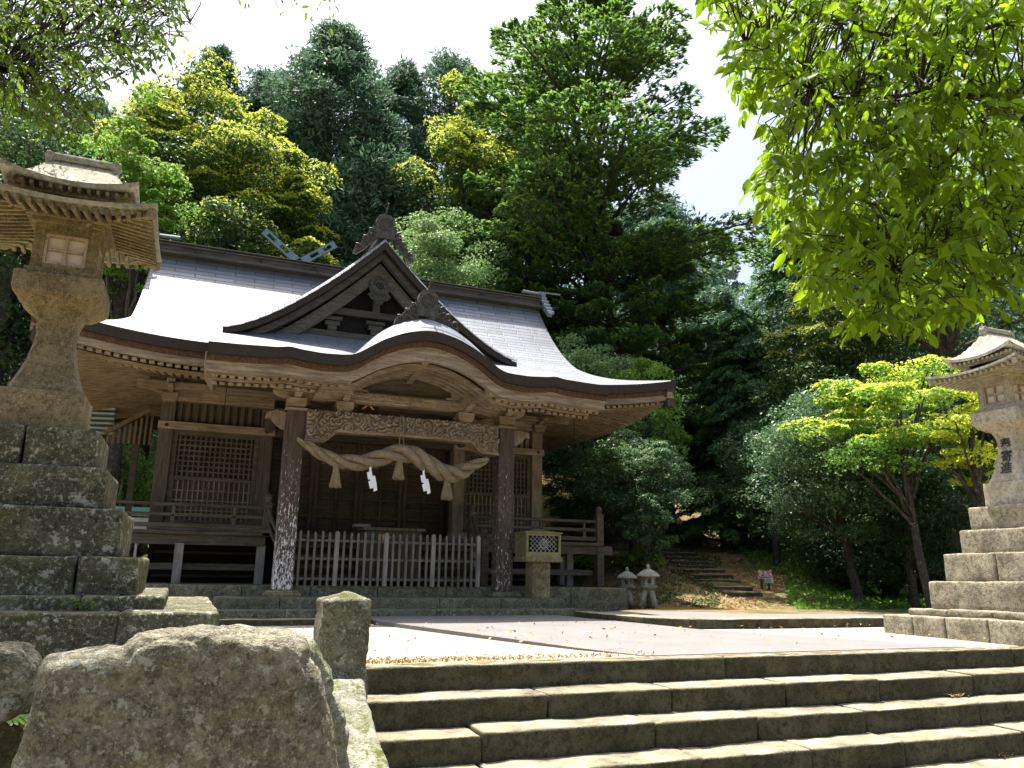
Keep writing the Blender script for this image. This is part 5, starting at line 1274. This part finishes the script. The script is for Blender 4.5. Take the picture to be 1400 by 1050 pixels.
# ---- overhanging branches near the camera
def leaf_shape(n, P, axis, nrm, L, asp):
    """curved pointed leaf: 8 vertices, 6 faces"""
    ax = unit(axis); nr = unit(nrm-ax*(nrm*ax).sum(1, keepdims=True)); bx = np.cross(nr, ax); Wd = L*asp
    t = [0, .22, .22, .22, .55, .55, .55, .80, .80, .80, 1.0]; w_ = [0, -.42, 0, .42, -.5, 0, .5, -.27, 0, .27, 0]; h = [0, .05, -.02, .05, .05, -.05, .05, 0, -.10, 0, -.22]
    V = np.stack([P+ax*L*a+bx*Wd*b+nr*L*c for a, b, c in zip(t, w_, h)], 1); return V
LF = [(0, 1, 2), (0, 2, 3), (1, 4, 5, 2), (2, 5, 6, 3), (4, 7, 8, 5), (5, 8, 9, 6), (7, 10, 8), (8, 10, 9)]
M['l_near'] = leafmat('backlit_hanging_leaves', [(.03, .065, .008), (.10, .19, .012), (.22, .40, .02), (.34, .52, .025)], .62, .45, .22, (1.0, 1.0, .5), .45)
M['l_near2'] = leafmat('dim_hanging_leaves', [(.03, .065, .008), (.075, .14, .015), (.18, .28, .03)], .55, .5, .2, None, .3)
def inpoly(x, y, P):
    c = False; j = len(P)-1
    for i in range(len(P)):
        if (P[i][1] > y) != (P[j][1] > y) and x < (P[j][0]-P[i][0])*(y-P[i][1])/(P[j][1]-P[i][1]+1e-9)+P[i][0]: c = not c
        j = i
    return c
def overhang(name, label, root, polys, dr, ntw, L, limbs, mat, leafn=(7, 13), twl=.42, tr=.16, droop=.8):
    t = empty(name, (root[0], root[1], -1.12), 0, 0, 0, label, 'tree', None, local=True); off = np.array([root[0], root[1], -1.12])
    mb = MB(); lp = []
    trunk_top = np.array([0, 0, 6.5]); q = np.linspace(0, 1, 10)[:, None]; B = q*trunk_top+np.sin(q*3)*np.array([.12, .1, 0]); mb.tube(B, list(np.linspace(tr, tr*.45, 10)), 10)
    nodes = []
    for pts in limbs:
        W3 = np.array([spot(x, y, d) for x, y, d in pts])-off; s0 = np.array([0, 0, min(6.2, max(2.5, W3[0, 2]-.3))]); A = np.concatenate([[s0], W3]); k = 24; tt = np.linspace(0, 1, k); src = np.linspace(0, 1, len(A)); S3 = np.stack([np.interp(tt, src, A[:, a]) for a in range(3)], 1)
        for _ in range(3): S3[1:-1] = (S3[:-2]+2*S3[1:-1]+S3[2:])/4
        S3[1:-1] += rng.normal(0, .015, (k-2, 3)); mb.tube(S3, list(np.linspace(tr*.17, .004, k)), 7); nodes.append(S3[8:])
    N_ = np.concatenate(nodes)
    PP, AX, NR, LL = [], [], [], []; made = 0; tries = 0
    xs0 = min(p[0] for p in polys[0]); xs1 = max(p[0] for p in polys[0]); ys0 = min(p[1] for p in polys[0]); ys1 = max(p[1] for p in polys[0])
    while made < ntw and tries < ntw*60:
        tries += 1; x = rng.uniform(xs0, xs1); y = rng.uniform(ys0, ys1)
        if not inpoly(x, y, polys[0]): continue
        if any(inpoly(x, y, h) for h in polys[1:]) and rng.random() < .85: continue
        d = rng.uniform(*dr); e = spot(x, y, d)-off; nd = N_[np.argmin(((N_-e)**2).sum(1)+rng.uniform(0, .3, len(N_)))]
        side = unit(e-nd+1e-6); hd = np.array([side[0]+rng.normal(0, .6), side[1]+rng.normal(0, .6), 0]); hd = hd/(np.linalg.norm(hd)+1e-6)
        s0 = e-hd*twl*.5+np.array([0, 0, twl*.45*droop]); mid = e-hd*twl*.1+np.array([0, 0, twl*.25]); e2 = e+hd*twl*.25-np.array([0, 0, twl*.45*droop])
        q = np.linspace(0, 1, 8)[:, None]; B = s0*(1-q)**2+2*mid*q*(1-q)+e2*q**2; mb.tube(B, list(np.linspace(.0035, .0015, 8)), 4, False)
        if np.linalg.norm(nd-s0) < 1.6: mm = (nd+s0)/2+np.array([0, 0, .05]); mb.tube([nd, mm+rng.normal(0, .03, 3), s0], [.006, .005, .0035], 4, False)
        n_ = rng.integers(*leafn)
        for k in range(n_):
            u = (k+.6)/n_; c = s0*(1-u)**2+2*mid*u*(1-u)+e2*u**2; tg = unit(2*(mid-s0)*(1-u)+2*(e2-mid)*u); sd_ = np.cross(tg, (0, 0, 1)); sg = 1 if k % 2 else -1
            ax = unit(tg*.5+sd_*sg*.55+np.array([0, 0, -.75*droop])+rng.normal(0, .18, 3)); PP.append(c); AX.append(ax); NR.append(rng.normal(0, .5, 3)+np.array([0, 0, .6])-FWD*rng.uniform(-.3, .9)); LL.append(L*rng.uniform(.65, 1.2))
        made += 1
    PP, AX, NR = np.array(PP), np.array(AX), np.array(NR); LL = np.array(LL)[:, None]
    fast_mesh('leaves', leaf_shape(len(PP), PP, AX, NR, LL, .40), 11, mat, t, faces=LF); mb.build('branches', M['bark1'], t, True, local=True); return t
# right: hanging leaves
polyR = [(965, -60), (975, 40), (1010, 110), (1030, 235), (1075, 320), (1120, 420), (1170, 440), (1215, 455), (1300, 440), (1390, 400), (1460, 380), (1460, -60)]
holes = [[(975, 125), (1060, 130), (1045, 235), (990, 220)], [(1125, 20), (1165, 0), (1160, 70), (1120, 60)]]
overhang('overhanging_tree', 'lime green leafy branches hanging into the top right corner near the viewer', (6.2, 1.6), [polyR]+holes, (4.2, 7.2), 1000, .112,
         [[(1500, 120, 4.8), (1400, 127, 5.0), (1260, 128, 5.2), (1130, 137, 5.3), (1020, 60, 5.4)], [(1500, 240, 5.0), (1400, 275, 5.2), (1290, 325, 5.4), (1200, 385, 5.5)], [(1480, 110, 5.4), (1400, 150, 5.6), (1290, 215, 5.8), (1200, 330, 5.9), (1150, 410, 6.0)],
          [(1500, 0, 5.0), (1400, 30, 5.3), (1250, 60, 5.6), (1100, 20, 5.8), (1000, -30, 5.9)], [(1500, 330, 5.5), (1420, 370, 5.8), (1330, 400, 6.0)]], M['l_near'], (8, 13), .36, .16, .45)
polyL = [(-80, -60), (-80, 150), (20, 150), (60, 190), (120, 170), (150, 110), (205, 90), (255, 40), (235, -60)]
overhang('overhanging_tree', 'dim leafy branches reaching into the top left corner', (-3.6, 2.6), [polyL], (5.0, 8.0), 560, .072,
         [[(-120, 40, 6), (0, 60, 6.3), (90, 40, 6.6), (200, 70, 7.0)], [(-120, 90, 6), (0, 90, 6.2), (60, 110, 6.5), (130, 165, 6.8)], [(-100, -40, 6), (60, 0, 6.5), (180, 10, 7), (260, 30, 7.4)]], M['l_near2'], (7, 12), .42, .13, .45)
polyT = [(270, -40), (330, 10), (380, 45), (420, 50), (500, 10), (540, -40)]
overhang('overhanging_tree', 'sparse dark twigs poking down from the top edge left of centre', (-2.2, .6), [polyT], (6.5, 8.0), 16, .07, [[(180, -120, 6.5), (300, -60, 6.8), (420, -60, 7.0), (530, -60, 7.2)]], M['l_near2'], (4, 8), .5, .12, .3)

# ---- hillside steps
hs = empty('hillside_steps', (12.3, 15.9, 0), label='narrow flight of rough steps climbing the hillside to the small hut', cat='stairs')
RH = np.array([RT[0], RT[1], 0]); RH /= np.linalg.norm(RH)
rows = [(977, 1041, 834, 19.3), (968, 1027, 825, 20.2), (954, 1011, 813, 21.4), (945, 1001, 804, 22.4), (936, 990, 795, 23.4), (926, 977, 787, 24.3), (918, 967, 778, 25.3), (911, 957, 768, 26.4), (905, 949, 757, 27.6), (908, 940, 748, 28.7), (914, 936, 740, 29.6)]
for k, (a, b, y, d) in enumerate(rows):
    A = spot(a, y, d); B = spot(b, y, d); c = (A+B)/2; L = np.linalg.norm(B-A); zt = max(ground_z(c[0], c[1])+.07, .2 if k == 0 else 0)
    mb = MB(); mb.rbox((0, 0, 0), (L, .42, .20), .025, .014, k+70, .07); Rz = np.array([[RH[0], -RH[1], 0], [RH[1], RH[0], 0], [0, 0, 1]])
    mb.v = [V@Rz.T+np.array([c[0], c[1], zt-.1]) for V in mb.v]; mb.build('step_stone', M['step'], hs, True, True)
# small hut at the top of the steps
p = spot(858, 740, 31); hz = ground_z(p[0], p[1])
t = empty('small_hut', (p[0], p[1], hz), label='small wooden hut with grey roof half hidden at the top of the hillside steps', cat='hut')
def wl(px, py, d): return spot(px, py, d)
a = wl(925, 640, 31); an = -YAW
Rz = np.array([[cos(an), -sin(an), 0], [sin(an), cos(an), 0], [0, 0, 1]])
def hb(mb, c, s_): mb.box(np.array(c)@Rz.T+np.array([p[0], p[1], hz]), s_, Rz)
mb = MB(); hb(mb, (0, 1.2, 1.4), (2.6, 2.2, 2.9)); mb.build('wall', M['woodG'], t)
for x in (-1.6, 0, 1.75):
    mb = MB(); hb(mb, (x, -.1, 1.5), (.14, .14, 3.1)); mb.build('post', M['woodGz'], t)
mb = MB(); Rr = Rz@np.array(Matrix.Rotation(radians(24), 3, 'X')); mb.box(np.array((0, .3, 3.55))@Rz.T+np.array([p[0], p[1], hz]), (4.6, 2.6, .14), Rr); Rr = Rz@np.array(Matrix.Rotation(radians(-24), 3, 'X')); mb.box(np.array((0, 2.65, 3.55))@Rz.T+np.array([p[0], p[1], hz]), (4.6, 2.6, .14), Rr); mb.build('roof', M['tin'], t)
# notice boards
p = spot(1044, 812, 20.5); gz0 = ground_z(p[0], p[1])
def board(px0, py0, px1, py1, d, name, label, kind):
    A = spot(px0, py0, d); B = spot(px1, py1, d); w_ = abs(px1-px0)*d/1080; h = abs(py1-py0)*d/1080; c = (A+B)/2
    g0 = ground_z(c[0], c[1]); zc = float(c[2]); t = empty(name, (c[0], c[1], g0), label=label, cat='sign', group='notice boards on the slope')
    an = -YAW*1.15; Rz = np.array([[cos(an), -sin(an), 0], [sin(an), cos(an), 0], [0, 0, 1]]); o = np.array([c[0], c[1], 0])
    def bb(mb, x, y, z, s_): mb.box(np.array((x, y, 0))@Rz.T+o+np.array([0, 0, z]), s_, Rz)
    if kind == 'red':
        mb = MB(); bb(mb, 0, 0, zc+h*.13, (w_, .03, h*.74)); pb = mb.build('red_board', M['red'], t); mb = MB(); bb(mb, .01, 0, zc-h*.37, (w_*.98, .03, h*.26)); wb = mb.build('white_strip', M['white'], t)
        mb = MB(); rr = random.Random(2)
        for k in range(9):
            x = -w_*.40+w_*.8*k/8
            for s2 in range(4): bb(mb, x+rr.uniform(-.02, .02), -.018, zc+h*.13+rr.uniform(-.07, .07), (rr.choice([.05, .015]), .004, rr.choice([.05, .014])))
        mb.build('white_lettering', M['white'], pb)
        mb = MB()
        for k in range(12): bb(mb, -w_*.36+w_*.72*k/11, -.018, zc-h*.36+rr.uniform(-.01, .01), (.018, .004, .03))
        mb.build('dark_lettering', M['ink'], wb); lx = (-w_*.22,)
    else:
        mb = MB(); bb(mb, 0, 0, zc, (w_, .025, h)); wb = mb.build('white_board', M['white'], t); mb = MB(); rr = random.Random(3)
        for k in range(3): bb(mb, -.02, -.014, zc+h*.25-h*.25*k, (w_*.7, .004, .012))
        mb.build('dark_lettering', M['ink'], wb); lx = (0,)
    for x in lx:
        mb = MB(); bb(mb, x, .035, (g0-.1+zc)/2, (.05, .045, zc-g0+.1)); mb.build('leg', M['woodDx'], t)
board(1035.5, 780, 1055.5, 791, 20.5, 'notice_board', 'red and white notice board on a post beside the hillside steps', 'red')
board(1046, 791, 1057, 797, 20.4, 'notice_board', 'small plain white notice board overlapping the red one', 'w')

# ---- ground cover, litter, fern
def cover(name, label, cat, n, reg, size, mat, lift=.03, asp=.4, zf=None, jit=.6, up=.7):
    P = []
    while len(P) < n:
        x = rng.uniform(reg[0], reg[1]); y = rng.uniform(reg[2], reg[3])
        if reg[4] is not None and not reg[4](x, y): continue
        P.append((x, y, (zf(x, y) if zf else ground_z(x, y))+abs(rng.normal(0, lift))))
    P = np.array(P); o = fast_mesh(name, cards(P, size, asp, np.array([[0, 0, up]]).repeat(n, 0), None, jit), 4, mat); tag(o, label, cat, kind='stuff'); return o
def pr(x, y, z): d = np.array([x, y, z])-CAM0; f = d@FWD; return 700+1080*(d@RT)/f, 525-1080*(d@UP)/f
def on_slope(x, y):
    a, b = pr(x, y, ground_z(x, y)); return 1000 < a < 1300 and 700 < b < 850 and (a-1000) > (b-745)*1.0 and not (a < 1075 and b > 785) and mn.noise(Vector((x*.8, y*.8, 2))) > -.38
cover('ground_cover', 'bright green low plants covering the shaded slope', 'ground cover', 26000, (11, 26, 13.5, 30, on_slope), .13, M['l_green'], .07)
def on_mound(x, y):
    a, b = pr(x, y, ground_z(x, y)); return 835 < a < 985 and 735 < b < 845 and mn.noise(Vector((x*1.3, y*1.3, 7))) > -.15
cover('moss_plants', 'low mossy plants on the mound left of the hillside steps', 'ground cover', 9000, (8.9, 17, 14, 26, on_mound), .07, M['l_dark'], .03)
M['litter'] = leafmat('dry_fallen_leaves', [(.22, .12, .04), (.36, .22, .09), (.45, .33, .17)], .15, .8)
cover('leaf_litter', 'dry brown leaves strewn over the bare slope and mound', 'leaf litter', 14000, (8.9, 24, 12.6, 28, lambda x, y: 840 < pr(x, y, ground_z(x, y))[0] < 1260), .085, M['litter'], .012, .55)
cover('fallen_leaves', 'scattered dry leaves on the pale gravel', 'leaf litter', 300, (1.3, 12.5, 7.45, 12, lambda x, y: True), .05, M['litter'], .008, .5, lambda x, y: .062, .4)
cover('moss_edge', 'yellowish moss and debris along the top edge of the stone staircase', 'moss', 1500, (1.3, 4.6, 7.36, 7.75, lambda x, y: rng.random() < exp(-(y-7.36)/.15)*(1.3-.25*x)), .03, M['litter'], .012, .5, lambda x, y: .01)
for (px, py, z) in ((620, 985, -.43), (700, 980, -.43), (598, 944, -.215), (1370, 1035, -.87), (1085, 948, -.43), (1310, 952, -.43)):
    c = FWD*1080+RT*(px-700)-UP*(py-525); tt_ = (z-EYE)/c[2]; c = CAM0+c*tt_
    P = np.array([(c[0]+rng.normal(0, .07), c[1]+rng.normal(0, .02), z+abs(rng.normal(0, .012))+.008) for _ in range(26)]); o = fast_mesh('leaf_heap', cards(P, .06, .3, np.array([[0, 0, 1.]]).repeat(26, 0), None, .5), 4, M['litter']); tag(o, 'little heaps of dry leaves lying on the stone staircase treads', 'leaf litter', 'dry leaf heaps on the stair treads', 'stuff')
# fern at lower left
c = spot(0, 985, 4.6); t = empty('fern', c-np.array([0, 0, .12]), label='green fern under the small grey rock at the lower left edge', cat='fern', local=True)
V = []
for k in range(11):
    a = rng.uniform(-1.8, 1.4); L = rng.uniform(.22, .34)
    for u in np.linspace(.15, 1, 16):
        c0 = np.array([cos(a)*L*u, sin(a)*L*u-.05, .10+L*.7*u*(1-.75*u)]); tg = np.array([cos(a), sin(a), .4-.9*u]); sd_ = np.cross(tg, (0, 0, 1.))
        for sg in (-1, 1):
            l_ = .075*(1-.8*u)+.012; e = c0+unit(sd_*sg+tg*.5)*l_; w_ = unit(tg)*.012; V.append([c0-w_*.5, (c0+e)/2-w_*.8, e, (c0+e)/2+w_])
fast_mesh('fronds', np.array(V), 4, M['l_green'], t)
# small weeds growing on the left pedestal ledge
t = empty('weed', (-.72, 6.93, .50), label='small weed sprouting from a joint of the left lantern pedestal', cat='weed', local=True)
V = []
for k in range(26):
    a = rng.uniform(0, 2*pi); c0 = np.array([rng.normal(0, .05), 0, rng.uniform(0, .07)]); e = c0+np.array([cos(a)*.06, -abs(sin(a))*.04, .03]); s2 = np.array([-sin(a), cos(a), .2])*.012; V.append([c0, (c0+e)/2+s2, e, (c0+e)/2-s2])
fast_mesh('leaves', np.array(V), 4, M['l_green'], t)
